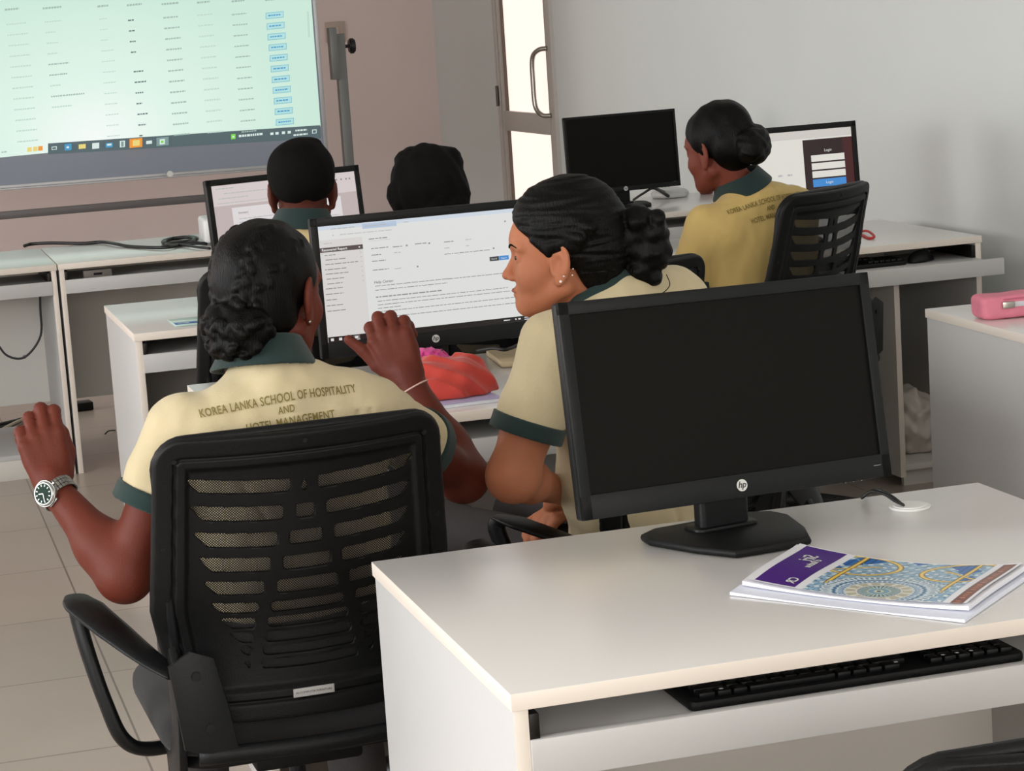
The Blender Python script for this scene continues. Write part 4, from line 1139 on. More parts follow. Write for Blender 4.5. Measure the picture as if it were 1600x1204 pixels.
def extras1(t, base, A, H):
    # wrist watch
    d = nrm(A['wrL'] - A['elL']); c = A['wrL'] - d * .012
    n = img_dir(-.55, -.1, -.85); n = nrm(n - d * (n @ d)); s_ = np.cross(d, n)
    mw = base @ frame_mat(s_, d, n, c) @ Matrix.Scale(1.1, 4)
    w_ = empty('wristwatch', (0, 0, 0)); w_.parent = t; w_.matrix_local = mw; w_['label'] = 'steel bracelet watch with a dark green dial'
    bm = bmesh.new(); N = 30
    for k in range(N):
        a = 2 * pi * k / N + pi / 2
        if abs((a - pi / 2 + pi) % (2 * pi) - pi) < .62: continue
        m2 = Matrix.Translation((.0275 * cos(a), 0, .0265 * sin(a))) @ Matrix.Rotation(-a + pi / 2, 4, 'Y')
        for (y0, y1) in ((-.0095, -.0040), (-.0036, .0036), (.0040, .0095)): box(bm, -.0026, .0026, y0, y1, -.0012, .0014, .0006, mtx=m2)
    obj('bracelet', bm, mat('steel', (150, 150, 146), .34, metal=1), w_, 30)
    bm = bmesh.new(); cyl(bm, (0, 0, .023), .0195, .0095, 40, bev=.0018); cyl(bm, (0, 0, .0315), .0185, .0022, 40, r2=.0165)
    box(bm, .018, .0235, -.002, .002, .026, .030, .001); 
    for sy in (-1, 1): box(bm, -.009, .009, sy * .016 - .005, sy * .016 + .005, .022, .028, .002)
    cs = obj('watch_case', bm, mat('steel', (0, 0, 0)), w_, 30)
    bm = bmesh.new(); cyl(bm, (0, 0, .0337), .0150, .0004, 40); obj('dial', bm, mat('dial_green', (16, 44, 36), .6, spec=.2), w_, 30)
    bm = bmesh.new()
    for k in range(12):
        m2 = Matrix.Rotation(k * pi / 6, 4, 'Z'); box(bm, -.0007, .0007, .0105, .0138, .0341, .0344, mtx=m2)
    for (a, L_, w2) in ((.9, .008, .0008), (2.6, .0115, .0006)): box(bm, -w2, w2, 0, L_, .0345, .0348, mtx=Matrix.Rotation(a, 4, 'Z'))
    obj('dial_marks', bm, mat('mark_white', (225, 225, 220), .3), w_, 0)
    # thin bracelet on the right wrist
    d = nrm(A['wrR'] - A['elR']); c = A['wrR'] - d * .014; n = nrm(FW - d * (FW @ d)); s_ = np.cross(d, n)
    bm = bmesh.new(); tube(bm, [(.0285 * cos(a), .0265 * sin(a), .004 * sin(a)) for a in np.linspace(0, 2 * pi, 33)], .0016, 8, 1)
    obj('bracelet', bm, mat('band_pale_pink', (226, 190, 180), .5), t, 180, base @ frame_mat(s_, n, d, c))
    # earring
    bm = bmesh.new(); bmesh.ops.create_uvsphere(bm, u_segments=12, v_segments=8, radius=.003); obj('earring', bm, m_steel, t, 180, base @ Matrix.Translation(from_local(H, (.082, -.004, -.033))))
def crease1(X, Q):
    return .004 * np.exp(-((Q[:, 0] + .10 + .5 * (Q[:, 2] + .05)) / .006) ** 2) * (Q[:, 2] < .02) * (Q[:, 2] > -.12) + .004 * np.exp(-((Q[:, 0] - .115 + .25 * (Q[:, 2])) / .006) ** 2) * (np.abs(Q[:, 2] + .05) < .07) + .003 * np.exp(-((Q[:, 0] - .135 + .15 * (Q[:, 2])) / .005) ** 2) * (np.abs(Q[:, 2] + .05) < .07)
handL = dict(u=uL, v=vL, w_=wL, curls=[(.45, 1.3, .8), (.45, 1.35, .8), (.55, 1.35, .8), (.70, 1.3, .8)], thumb=[(.018, .022, -.012), (.055, .036, -.020), (.088, .034, -.022), (.112, .026, -.026)], s=1.0)
handR = dict(u=uR, v=vR, w_=wR, curls=[(.85, 1.25, .6), (.75, 1.3, .6), (.75, 1.3, .6), (.8, 1.2, .6)], thumb=[(.020, .020, -.006), (.050, .040, -.006), (.084, .052, -.002), (.110, .066, .002)], s=1.04)
person('girl with braided black hair in a cream polo, seen from behind, both hands raised', J1, H1, sk1, m_cream, hair1, .003,
       {'L': handL, 'R': handR}, [('KOREA LANKA SCHOOL OF HOSPITALITY', .0225, -.014, .072, -.005, .256), ('AND', .018, -.008, .051, .0, .026), ('HOTEL MANAGEMENT', .0205, -.004, .030, .0, .145)], extras1, crease=crease1, sleeve=.47)
# --------------------------------------------------------------- girl in profile
H2 = head_frame(at(880, 406, y=3.79), -1.22, .0, -.02, .89)
def hair2(H):
    vol = [ell((0, -.018, .066), (.086, .112, .102)), ell((0, -.06, .02), (.075, .075, .075)), ell((0, .03, .085), (.062, .062, .055)), ell((0, -.06, -.02), (.06, .05, .055))]
    line0 = skull_line([-.06, -.055, -.035, -.024, .012, .040, .062, .088, .100, .100], [-.12, -.07, -.04, -.012, -.006, .03, .05, .075, .095, .2])
    def ln(P): return np.maximum(line0(P), -(P[:, 2] + .072))
    # locks tucked over the ear, and the loose knot behind
    ex = [ell((-.01, -.150, .070), (.035, .032, .030)), ell((.0, -.178, .048), (.036, .032, .036)), ell((0, -.165, .008), (.038, .040, .040)), ell((0, -.190, .002), (.028, .024, .032)), ell((0, -.150, -.030), (.032, .034, .026)),
          ell((0, -.135, .03), (.036, .036, .05)), ell((-.02, -.19, .072), (.018, .018, .018)), ell((0, -.168, -.045), (.022, .026, .018))]
    lp = [cone((-.064, .052, .050), (-.075, .024, .022), .005, .005), cone((-.076, .020, .036), (-.083, -.03, .036), .006, .008), cone((-.060, .045, .075), (-.088, -.04, .05), .007, .010), cone((-.055, .03, .1), (-.086, -.06, .07), .009, .011)]
    f = hair_cap(H, vol, ln, ex, lumps=lp, amp=.0022, stripe=(60, 40, 120), lk=.012)
    c = from_local(H, (0, -.06, .02)); return f, c - .22, c + .22, m_hair
J2 = dict(shL=at(866, 535, y=3.70), shR=(1.405, 3.87, .945), neck=at(938, 458, y=3.80), pelvis=(1.33, 3.90, .50),
          elL=at(801, 744, y=3.70), wrL=at(880, 768, y=3.88), elR=(1.43, 4.02, .68), wrR=at(905, 775, y=3.98),
          knL=(1.02, 4.22, .52), knR=(1.22, 4.32, .52), anL=(1.00, 4.20, .10), anR=(1.24, 4.28, .10))
def extras2(t, base, A, H):
    for (p, r) in (((-.0835, -.004, -.020), .0022), ((-.0825, .003, -.031), .0026), ((-.080, -.022, -.008), .0013), ((-.081, -.020, -.020), .0013)):
        bm = bmesh.new(); bmesh.ops.create_uvsphere(bm, u_segments=12, v_segments=8, radius=r); obj('earring', bm, mat('pearl', (240, 232, 225), .15), t, 180, base @ Matrix.Translation(from_local(H, p)))
    bm = bmesh.new(); tube(bm, [from_local(H, p) for p in ((.0, -.13, -.055), (0, -.15, -.075), (0, -.185, -.078), (0, -.205, -.062), (0, -.20, -.04))], .0009, 6, 8); obj('loose_lock', bm, m_hair, t, 180, base)
    bm = bmesh.new(); tube(bm, [from_local(H, on_skin(p, -.0008)) for p in ((-.021, .092, -.0575), (-.011, .101, -.0545), (0, .103, -.0555), (.011, .101, -.0545), (.021, .092, -.0575))], [.001, .0028, .003, .0028, .001], 8, 6); obj('lips', bm, m_lip, t, 180, base)
def crease2(X, Q): return .004 * np.exp(-((Q[:, 0] + .105 + .3 * (Q[:, 2] + .1)) / .008) ** 2) * (Q[:, 2] < .0) * (Q[:, 1] < 0)
hz = np.array([0, 0, 1.])
person('girl in cream polo shown in left profile, loose bun, behind the foreground monitor', J2, H2, sk2, m_cream, hair2, .003, None, None, extras2, crease=crease2, sleeve=.62, arm_r=1.0, upr=(.053, .040), fr_=(.034, .033))
# --------------------------------------------------------------- boys in the third row
H3 = head_frame(at(473, 306, y=5.62), .16, -.05, 0, .96)
def hair3(H):
    vol = [ell((0, -.014, .055), (.087, .101, .088)), ell((0, -.02, .080), (.080, .088, .066)), ell((.028, .01, .135), (.03, .04, .012))]
    def ln(P):
        zl = np.interp(P[:, 1], [-.12, -.08, -.02, .0, .03, .1], [-.030, -.030, -.005, .03, .03, .085])
        return np.maximum((zl - P[:, 2]) * .8, (P[:, 1] - np.interp(P[:, 2], [0, .05, .1], [.05, .07, .095])) * .8)
    f = hair_cap(H, vol, ln, [], amp=.001)
    c = from_local(H, (0, 0, .05)); return f, c - .17, c + .17, m_hairb
def seatedJ(cx, cy, yaw, shz, sw=.17, nz=.075, arms='desk'):
    f = np.array([sin(yaw), cos(yaw), 0]); r = np.array([cos(yaw), -sin(yaw), 0]); c = np.array([cx, cy, 0])
    P = lambda a, b, z: c + r * a + f * b + [0, 0, z]
    return dict(shL=P(-sw, 0, shz), shR=P(sw, 0, shz), neck=P(0, -.005, shz + nz), pelvis=P(0, .02, .52), elL=P(-sw - .04, .08, shz - .26), elR=P(sw + .04, .08, shz - .26),
                wrL=P(-.12, .28, .80), wrR=P(.12, .28, .80), knL=P(-.12, .42, .53), knR=P(.12, .42, .53), anL=P(-.12, .38, .10), anR=P(.12, .38, .10))
p3 = at(473, 345, y=5.60)
person('short-haired boy with dark green collar, seen from behind before the document monitor', seatedJ(p3[0], 5.61, .12, .955, .155, .065), H3, sk3, m_yellow2, hair3, .004, arm_r=1.05)
H4 = head_frame(at(672, 312, y=5.64), .02, -.08, -.02, 1.0)
def hair4(H):
    vol = [ell((0, -.012, .045), (.092, .108, .098)), ell((-.03, .0, .03), (.062, .08, .07)), ell((.02, -.02, .0), (.078, .08, .08)), ell((-.045, -.02, .075), (.04, .06, .035))]
    def ln(P): return np.maximum((P[:, 1] - np.interp(P[:, 2], [-.06, 0, .06], [.0, .035, .09])) * .8, -(P[:, 2] + .075))
    ex = [ell((-.078, .005, .015), (.028, .045, .050)), ell((-.028, .0, .108), (.050, .06, .030)), ell((.06, -.01, .09), (.03, .06, .04)), ell((.02, -.06, .0), (.07, .05, .07))]
    f = hair_cap(H, vol, ln, ex, amp=.003)
    c = from_local(H, (0, 0, .03)); return f, c - .18, c + .18, m_hairb
person('person with thick rounded black hair showing above the Help Center monitor', seatedJ(float(at(672, 340, y=5.62)[0]), 5.63, .0, .90, .17, .07), H4, sk3, m_yellow2, hair4, .004)
# --------------------------------------------------------------- girl at the right
H5 = head_frame(at(1125, 240, y=5.94), -.58, -.14, 0, .94)
def hair5(H):
    vol = [ell((0, -.012, .052), (.088, .111, .100)), ell((0, -.05, .008), (.078, .066, .070)), ell((0, -.03, .096), (.064, .074, .054))]
    line0 = skull_line([-.06, -.05, -.035, -.02, .020, .045, .07, .095, .1], [-.12, -.07, -.04, -.012, .0, .03, .06, .09, .2])
    def ln(P): return np.maximum(line0(P), -(P[:, 2] + .06))
    ex = [ell((.01, -.120, .012), (.058, .046, .054)), ell((-.02, -.125, .005), (.045, .044, .050)), ell((.03, -.110, .045), (.03, .03, .025)), ell((.0, -.125, -.028), (.034, .03, .022))]
    f = hair_cap(H, vol, ln, ex, amp=.002)
    c = from_local(H, (0, -.04, .03)); return f, c - .19, c + .19, m_hair
yw = -.30; f5 = np.array([sin(yw), cos(yw), 0]); r5 = np.array([cos(yw), -sin(yw), 0])
shL5 = at(1103, 352, y=5.88); shR5 = shL5 + r5 * .335 + [0, 0, .005]
pel5 = (shL5 + shR5) / 2 * [1, 1, 0] + [0.03, .03, .52]
J5 = dict(shL=shL5, shR=shR5, neck=at(1160, 296, y=5.94), pelvis=pel5, elL=shL5 + f5 * .12 - r5 * .01 - [0, 0, .25], elR=shR5 + f5 * .1 + r5 * .05 - [0, 0, .25],
          wrL=shL5 + f5 * .33 + r5 * .08 - [0, 0, .14], wrR=shR5 + f5 * .33 - r5 * .05 - [0, 0, .15], knL=pel5 + f5 * .42 - r5 * .1, knR=pel5 + f5 * .42 + r5 * .12,
          anL=pel5 * [1, 1, 0] + f5 * .38 - r5 * .1 + [0, 0, .1], anR=pel5 * [1, 1, 0] + f5 * .38 + r5 * .12 + [0, 0, .1])
def crease5(X, Q):
    return .005 * np.exp(-((Q[:, 2] + .19 - .62 * (Q[:, 0] + .09)) / .008) ** 2) * (Q[:, 0] > -.13) * (Q[:, 0] < .08) * (Q[:, 1] < 0)
person('girl with a smooth black bun in a darker yellow polo at the right', J5, H5, sk5, m_yellow, hair5, .004, None,
       [('KOREA LANKA SCHOOL OF HOSPITALITY', .0225, -.005, .068, 0, .262), ('AND', .019, -.005, .044, 0, .027), ('HOTEL MANAGEMENT', .0215, -.005, .020, 0, .145)], crease=crease5)

# ================================================================ SMALL THINGS
def solid(name, f, lo, hi, h, m, parent=None, mw=None):
    return meshobj(name, mesher(f, lo, hi, h), m, parent, 180, mw)
def make_keyboard(loc, rz, label, mark=True):
    t = empty('keyboard', loc, rz, label, 'keyboard', 'black computer keyboards')
    bm = bmesh.new(); prism(bm, rrect(-.22, .22, -.075, .075, .012), 0, .013, .004); obj('case', bm, m_blackm, t, 40)
    xs = -.207
    rows = [(-.058, [.022, .019, .019, .112, .019, .019, .019, .022]), (-.039, [.040] + [.0175] * 10 + [.045]), (-.020, [.032] + [.0175] * 11 + [.036]), (-.001, [.026] + [.0175] * 12 + [.026]), (.018, [.0175] * 13 + [.033]), (.044, [.0175] * 14)]
    kd = {}
    for yy, ws in rows:
        x = xs
        for k, w_ in enumerate(ws):
            key = round(w_, 4)
            if key not in kd:
                bm = bmesh.new(); prism(bm, rrect(-w_/2 + .0008, w_/2 - .0008, -.0082, .0082, .002, 2), 0, .0075, .0018); o = obj('key', bm, m_black, t, 40); kd[key] = o
            else: o = kd[key].copy(); COL.objects.link(o); o.parent = t
            o.location = (x + w_/2, yy, .0125); x += w_ + .0016
    for bx_ in (.095, .152):
        n = 3 if bx_ < .15 else 3
        for yy in (-.058, -.039, .018, .044) if bx_ < .15 else (-.058, -.039, -.020, -.001, .018):
            for k in range(n):
                o = kd[.0175].copy(); COL.objects.link(o); o.parent = t; o.location = (bx_ + .019 * k + .008, yy, .0125)
    if mark:
        for k, x in enumerate((-.176, .052, .115, .134, .153)):
            bm = box(bmesh.new(), x - .0022, x + .0022, -.0605, -.0570, .0200, .0203); obj('key_mark', bm, m_white, t, 0)
    return t
def make_mouse(loc, rz, label):
    t = empty('mouse', loc, rz, label, 'mouse')
    f = lambda P: smax(ell((0, 0, .0), (.031, .055, .036))(P), -(P[:, 2] - .0005), .004)
    solid('mouse_shell', f, (-.05, -.07, -.01), (.05, .07, .05), .003, m_black, t)
    bm = bmesh.new(); cyl(bm, (-.003, .028, .031), .009, .006, 16, axis='x', bev=.001); obj('scroll_wheel', bm, m_cable, t, 40)
    return t
make_keyboard((.875 + .222, 2.447 + .078, .6845), .0, 'black keyboard on the pulled tray of the nearest desk', True)
make_keyboard((2.80, 6.36, .6845), .0, 'black keyboard on the tray of the desk by the right wall', False)
make_mouse((3.085, 6.33, .6845), -1.1, 'black mouse on the tray beside the keyboard at the right wall')
def cable(name, pts, r, m, label, cat='cable', parent=None, sub=8, group_=None):
    bm = bmesh.new(); tube(bm, pts, r, 8, sub); o = obj(name, bm, m, parent, 180)
    if parent is None: tag(o, label, cat, group_)
    return o
# cable beside the grommet of the nearest desk
zt = DH + .004
cable('monitor_cable', [at(1346, 778, z=zt), at(1362, 768, z=zt + .012), at(1382, 772, z=zt + .012), at(1398, 782, z=zt + .006), at(1411, 788, z=zt + .003)], .0024, m_cable, 'thin black cable curling over the white grommet of the nearest desk')
cable('monitor_cable', [at(1352, 772, z=zt), at(1370, 764, z=zt + .018), at(1394, 775, z=zt + .010), at(1412, 789, z=zt + .004)], .002, m_cable, 'second thin black cable lying on the grommet, looped higher than its twin')
# ---- exercise book with a patterned cover
def book():
    t = empty('exercise_book', (float(at(1340, 900, z=.76)[0]), float(at(1340, 900, z=.76)[1]), DH), 0, 'curled exercise book with purple band and blue-yellow mandala cover on the nearest desk', 'book')
    base = Matrix.Translation((-t.location.x, -t.location.y, -DH))
    z0 = DH
    cor = [at(1166, 904, z=z0 + .016), at(1510, 942, z=z0 + .016), at(1598, 878, z=z0 + .020), at(1250, 848, z=z0 + .020)]   # near-left, near-right, far-right, far-left
    def top(s, u, dz=0):
        p = (1-s)*(1-u)*cor[0] + s*(1-u)*cor[1] + s*u*cor[2] + (1-s)*u*cor[3]
        c = 4 * (s - .5) ** 2
        p = p.copy(); p[2] = z0 + .0065 + .0125 * c * (.6 + .4 * u) + .0015 * sin(u * 5) + dz; return p
    NS, NU = 420, 300
    ss = np.linspace(0, 1, NS + 1); uu = np.linspace(0, 1, NU + 1)
    Sg, Ug = np.meshgrid(ss, uu, indexing='ij')
    s_, u_ = Sg.ravel(), Ug.ravel()
    C = np.array(cor); B = ((1-s_)*(1-u_))[:, None]*C[0] + (s_*(1-u_))[:, None]*C[1] + (s_*u_)[:, None]*C[2] + ((1-s_)*u_)[:, None]*C[3]
    cc = 4 * (s_ - .5) ** 2; B[:, 2] = z0 + .0085 + .0125 * cc * (.6 + .4 * u_) + .0015 * np.sin(u_ * 5)
    idx = np.arange((NS + 1) * (NU + 1)).reshape(NS + 1, NU + 1)
    F = np.stack([idx[:-1, :-1].ravel(), idx[1:, :-1].ravel(), idx[1:, 1:].ravel(), idx[:-1, 1:].ravel()], 1)
    col = np.tile(np.array(lin((232, 232, 238))[:3]), (len(s_), 1))
    def paint(mask, rgb): col[mask] = lin(rgb)[:3]
    X = s_ * 1.42; Y = u_        # cover proportions
    band = (s_ > .035) & (s_ < .225) & (u_ > .02) & (u_ < .985)
    paint(band, (78, 42, 128))
    art = (s_ > .262) & (s_ < .895) & (u_ > .012) & (u_ < .985)
    paint(art, (150, 184, 208))
    cx, cy = .575 * 1.42, .16; dx, dy = X - cx, Y - cy; r = np.hypot(dx, dy); th = np.arctan2(dy, dx)
    q = art & (np.sin(th * 40 + 6 * np.sin(r * 40)) * np.sin(r * 90) > .35); paint(q, (96, 132, 160))
    q = art & (np.sin(X * 62) * np.sin(Y * 58 + 2 * np.sin(X * 20)) > .55); paint(q, (222, 230, 232))
    # deep blue panels and yellow bands
    for (a, b, rr) in ((.41, .80, .085), (.50, .93, .10), (1.16, .80, .085), (1.10, .93, .10), (.36, .62, .06), (1.22, .58, .07), (.80, .98, .05)):
        q = art & (np.abs(X - a) + np.abs(Y - b) * .8 < rr); paint(q, (28, 104, 176)); paint(q & (np.sin(X * 160) > .7), (16, 62, 120))
    def band_line(d, w1=.016):
        q = art & (np.abs(d) < w1 * 1.5); paint(q, (92, 84, 60)); q = art & (np.abs(d) < w1); paint(q, (232, 190, 70)); paint(art & (np.abs(d) < w1 * .25), (250, 226, 140))
    for c0 in (.575 * 1.42,):
        for s0 in (-1, 1):
            d = np.hypot((X - c0 - s0 * .33), Y - .74) - .25; band_line(np.where((X - c0) * s0 > .03, d, 9), .013)
            band_line(np.where(Y > .2, (X - c0 - s0 * .36 - .0 * Y), 9), .013)
    band_line(np.where(np.abs(X - cx) > .20, Y - .66 - .12 * np.sin(np.abs(X - cx) * 9), 9), .012)
    # rosette
    rings = [(.43, (120, 156, 178)), (.415, (214, 222, 222)), (.40, (106, 140, 168)), (.36, (176, 200, 214)), (.33, (86, 124, 160)), (.305, (196, 212, 220)), (.29, (108, 146, 182)), (.25, (206, 214, 216)), (.235, (186, 182, 160)), (.165, (226, 226, 218)), (.155, (150, 160, 168)), (.14, (176, 200, 206)), (.09, (214, 222, 214)), (.075, (130, 168, 188)), (.035, (222, 218, 180)), (.018, (30, 70, 110))]
    sc = 1 + .018 * np.cos(th * 36)
    for R_, c_ in rings: paint(art & (r * sc < R_ * .86), c_)
    paint(art & (r < .30 * .86) & (r > .26 * .86) & (np.cos(th * 48) > .4), (220, 228, 232))
    paint(art & (r < .235 * .86) & (r > .17 * .86) & (np.cos(th * 14) > .55), (224, 224, 214))
    paint(art & (r < .14 * .86) & (r > .08 * .86) & (np.cos(th * 26) > .2), (92, 110, 90))
    paint(art & (r < .40 * .86) & (r > .335 * .86) & (np.cos(th * 60) > .2), (226, 230, 230))
    rb = (s_ > .928) & (s_ < .985) & (u_ > .0) & (u_ < .97); paint(rb, (112, 62, 48)); paint(rb & (np.sin(u_ * 140 + 2 * np.sin(u_ * 37)) * np.cos((s_ - .956) * 90) > .45) & (np.abs(s_ - .956) < .017), (206, 120, 76))
    me = bpy.data.meshes.new('cover'); me.from_pydata([tuple(p) for p in B], [], [tuple(map(int, q)) for q in F])
    ca = me.color_attributes.new('pattern', 'FLOAT_COLOR', 'POINT'); ca.data.foreach_set('color', np.hstack([col, np.ones((len(col), 1))]).ravel())
    m = bpy.data.materials.new('book_cover'); m.use_nodes = True; nt = m.node_tree; at_ = nt.nodes.new('ShaderNodeAttribute'); at_.attribute_name = 'pattern'
    nt.links.new(at_.outputs['Color'], nt.nodes['Principled BSDF'].inputs['Base Color']); nt.nodes['Principled BSDF'].inputs['Roughness'].default_value = .3
    finish(me, m, 180); cv = link('cover', me, t, base)
    # lettering on the purple band, reading along the short side
    def lay(body, size, s0, u0, m_, shear=.3):
        tv, tf = text_mesh(body, size, shear=shear, bold=.0004); V = []
        for p in tv: V.append(top(s0 - p[1] / .36 * -1 if False else s0 + (-p[1]) * -1 / .345 * -1, u0 + p[0] / .24 * -1, .0026))
        meshobj('cover_lettering', (V, tf), m_, cv, 0, Matrix.Identity(4))
    lay('Siri', .030, .115, .72, m_white); lay('d Rathna', .016, .16, .60, m_white, .4); lay('CR', .022, .185, .14, m_white, 0)
    # page block: solid between table and cover
    def block(name, sh, lift0, lift1, grow, m_, n=40):
        V = []; F = []
        for lay_ in (0, 1):
            for i in range(n + 1):
                for j in range(9):
                    s = i / n * (1 + grow) - grow * .5; u = j / 8 * 1.0
                    p = top(s, u * (1 + sh[1]) - sh[1]); p[0] += sh[0] * 0
                    p[2] = (p[2] - z0) * (lift1 if lay_ else lift0) + z0 + (.0 if lay_ else .0005); V.append(p)
        m2 = (n + 1) * 9
        I = lambda l, i, j: l * m2 + i * 9 + j
        for i in range(n):
            for j in range(8):
                F.append((I(1, i, j), I(1, i+1, j), I(1, i+1, j+1), I(1, i, j+1))); F.append((I(0, i, j), I(0, i, j+1), I(0, i+1, j+1), I(0, i+1, j)))
        for i in range(n): F.append((I(0, i, 0), I(0, i+1, 0), I(1, i+1, 0), I(1, i, 0))); F.append((I(0, i, 8), I(1, i, 8), I(1, i+1, 8), I(0, i+1, 8)))
        for j in range(8): F.append((I(0, 0, j), I(1, 0, j), I(1, 0, j+1), I(0, 0, j+1))); F.append((I(0, n, j), I(0, n, j+1), I(1, n, j+1), I(1, n, j)))
        return meshobj(name, (V, F), m_, t, 60, base)
    m_page = mat('page_edges', (232, 232, 240), .7, var=.04, vscale=400, stretch=(.2, .2, 30))
    block('pages', (0, .02), .55, .97, .03, m_page)
    block('lower_pages', (0, .17), .06, .42, .07, mat('page_white', (226, 230, 244), .6))
    # the strip of the lower pages showing on the near side curls up at its corners
    return t
book()
# ---- pink zip pouch
def pouch():
    t = empty('zip_pouch', (2.535, 4.70, DH), -.12, 'pink zip pouch with a white zipper at the right edge of the photo', 'pouch')
    f = lambda P: smax(smax(smax(np.abs(P[:, 0]) - .105, np.abs(P[:, 1]) - .045, .02), np.abs(P[:, 2] - .0275) - .0265, .016), -1 - P[:, 2], .01) + .0012 * noise3(P, 60, 3)
    b = solid('pouch_body', f, (-.13, -.07, -.01), (.13, .07, .08), .0035, mat('pink_fabric', (222, 128, 148), .7, var=.05, vscale=40, bump=.4, bscale=300), t)
    bm = box(bmesh.new(), -.05, .10, -.0475, -.0435, .028, .040, .001); z = obj('zipper', bm, mat('zip_white', (205, 205, 210), .4), t)
    bm = box(bmesh.new(), -.06, -.03, -.053, -.047, .026, .042, .002); obj('zip_pull', bm, m_steel, z)
    bm = bmesh.new(); tube(bm, [(-.055, -.0465, .047), (0, -.0475, .048), (.1, -.046, .047)], .0016, 6, 4); obj('piping', bm, mat('pink_dark', (196, 104, 126), .7), t, 180)
pouch()
# ---- desk of the two girls: notebook, cloths, folder, cable
t = empty('notebook', (1.07, 4.345, DH), .07, 'white notebook with lilac edge lying under the red cloth', 'notebook')
obj('page_block', box(bmesh.new(), -.13, .115, -.02, .16, 0.0005, .008, .001), mat('page_edges', (0, 0, 0)), t)
obj('cover', box(bmesh.new(), -.132, .117, -.022, .162, .0082, .0098, .0005), mat('lilac_card', (176, 168, 204), .5), t)
def cloth(name, c, r, m, label, amp, seed, sc=28):
    c = np.array(c, float)
    def f(P):
        q = P - c; w_ = noise3(q, 18, seed + 2) * 1.3; fold = amp * noise3(q * np.array([1, 1.6, .8]), sc, seed) + amp * 1.5 * np.abs(np.sin(q[:, 0] * sc * .8 + q[:, 1] * sc * .5 + q[:, 2] * sc * 1.1 + seed + w_)) - amp 
        v = smin(ell(c, r)(P), ell(c + [-.04, .02, -.01], (r[0] * .9, r[1], r[2] * .8))(P), .03)
        return smax(v + fold, -(P[:, 2] - (DH + .0105)), .004)
    V, F = mesher(f, c - np.array(r) * 1.6, c + np.array(r) * 1.6, .0035)
    o = meshobj(name, (V, F), m, None, 180); return tag(o, label, 'cloth')
cloth('folded_cloth', (1.100, 4.435, DH + .012), (.105, .075, .078), mat('red_cloth', (188, 58, 46), .8, var=.06, vscale=15, bump=.4, bscale=400, sheen=.2), 'crumpled orange-red cloth heaped on the notebook between the two girls', .0052, 2, 62)
cloth('scarf', (1.092, 4.565, DH + .03), (.065, .045, .060), mat('magenta_cloth', (208, 62, 140), .75, var=.08, vscale=25, bump=.4, bscale=400, sheen=.2), 'magenta pleated cloth tucked behind the orange-red cloth', .0032, 5, 330)
t = empty('folder', (1.435, 4.84, DH), -.1, 'tan folder on the desk below the lit Help Center monitor', 'folder')
obj('folder_cover', box(bmesh.new(), -.12, .12, -.10, .10, .0005, .014, .003), mat('tan_card', (178, 160, 128), .6), t)
cable('usb_cable', [at(745, 548, z=DH + .02), at(770, 544, z=DH + .03), at(790, 546, z=DH + .03), at(812, 538, z=DH + .03)], .004, m_cable, 'black cable with a silver plug resting on the tan folder')
# ---- blue packet
p = at(286, 503, z=DH)
t = empty('card_packet', (p[0] + .01, 6.10, DH), .02, 'small clear packet with a blue label on the green-tinted desk', 'packet')
obj('packet_body', box(bmesh.new(), -.045, .045, -.07, .06, .0005, .007, .002), mat('clear_plastic', (190, 215, 205), .2), t)
obj('blue_label', box(bmesh.new(), -.044, .044, -.0705, -.035, .0068, .0076, .0002), mat('label_blue', (28, 96, 178), .35), t)
obj('label_print', box(bmesh.new(), -.035, -.005, -.060, -.052, .0077, .008), m_white, t, 0)
# ---- projector and cables on the far desk
t = empty('projector', (1.325, 8.36, DH), -.05, 'white projector on the far desk, left side showing beside the document monitor', 'projector')
bm = bmesh.new(); prism(bm, rrect(-.135, .135, -.11, .11, .025), .012, .098, .010); obj('casing', bm, m_white, t, 50)
bm = bmesh.new(); cyl(bm, (.06, .108, .055), .030, .012, 30, axis='y', bev=.003); obj('lens', bm, m_gloss, t, 40)
for x_, y_ in ((-.1, -.08), (.1, -.08), (0, .08)):
    bm = bmesh.new(); cyl(bm, (x_, y_, .0005), .010, .013, 14); obj('foot', bm, m_cable, t, 40)
z4 = DH + .006
cb = [(38, 384), (50, 381), (80, 379.5), (130, 380), (160, 378), (182, 381), (200, 384.5), (235, 386.5), (262, 386), (285, 382), (302, 376), (300, 371), (275, 372), (256, 376), (258, 380), (285, 378), (308, 373), (295, 370), (262, 374), (262, 382), (300, 380), (324, 380)]
cable('power_cable', [at(a, b, z=z4 + .002 * (i % 3)) for i, (a, b) in enumerate(cb)], .0065, m_cable, 'thick black cable snaking along the far desk into a coil by the projector')
cable('video_cable', [at(a, b, z=z4 + .004) for a, b in ((262, 381), (290, 383), (310, 386), (328, 388))], .005, m_cable, 'short black cable end crossing the front edge of the far desk by the projector')
t = empty('power_strip', (.78, 8.16, .6715 + .013), 0, 'grey power strip in the dark tray gap of the far desk', 'power strip')
obj('strip_body', box(bmesh.new(), -.05, .05, -.02, .02, .0005, .03, .003), mat('strip_grey', (120, 112, 106), .5), t)
obj('socket', box(bmesh.new(), -.015, .015, -.0215, -.0195, .012, .02), m_blackm, t)
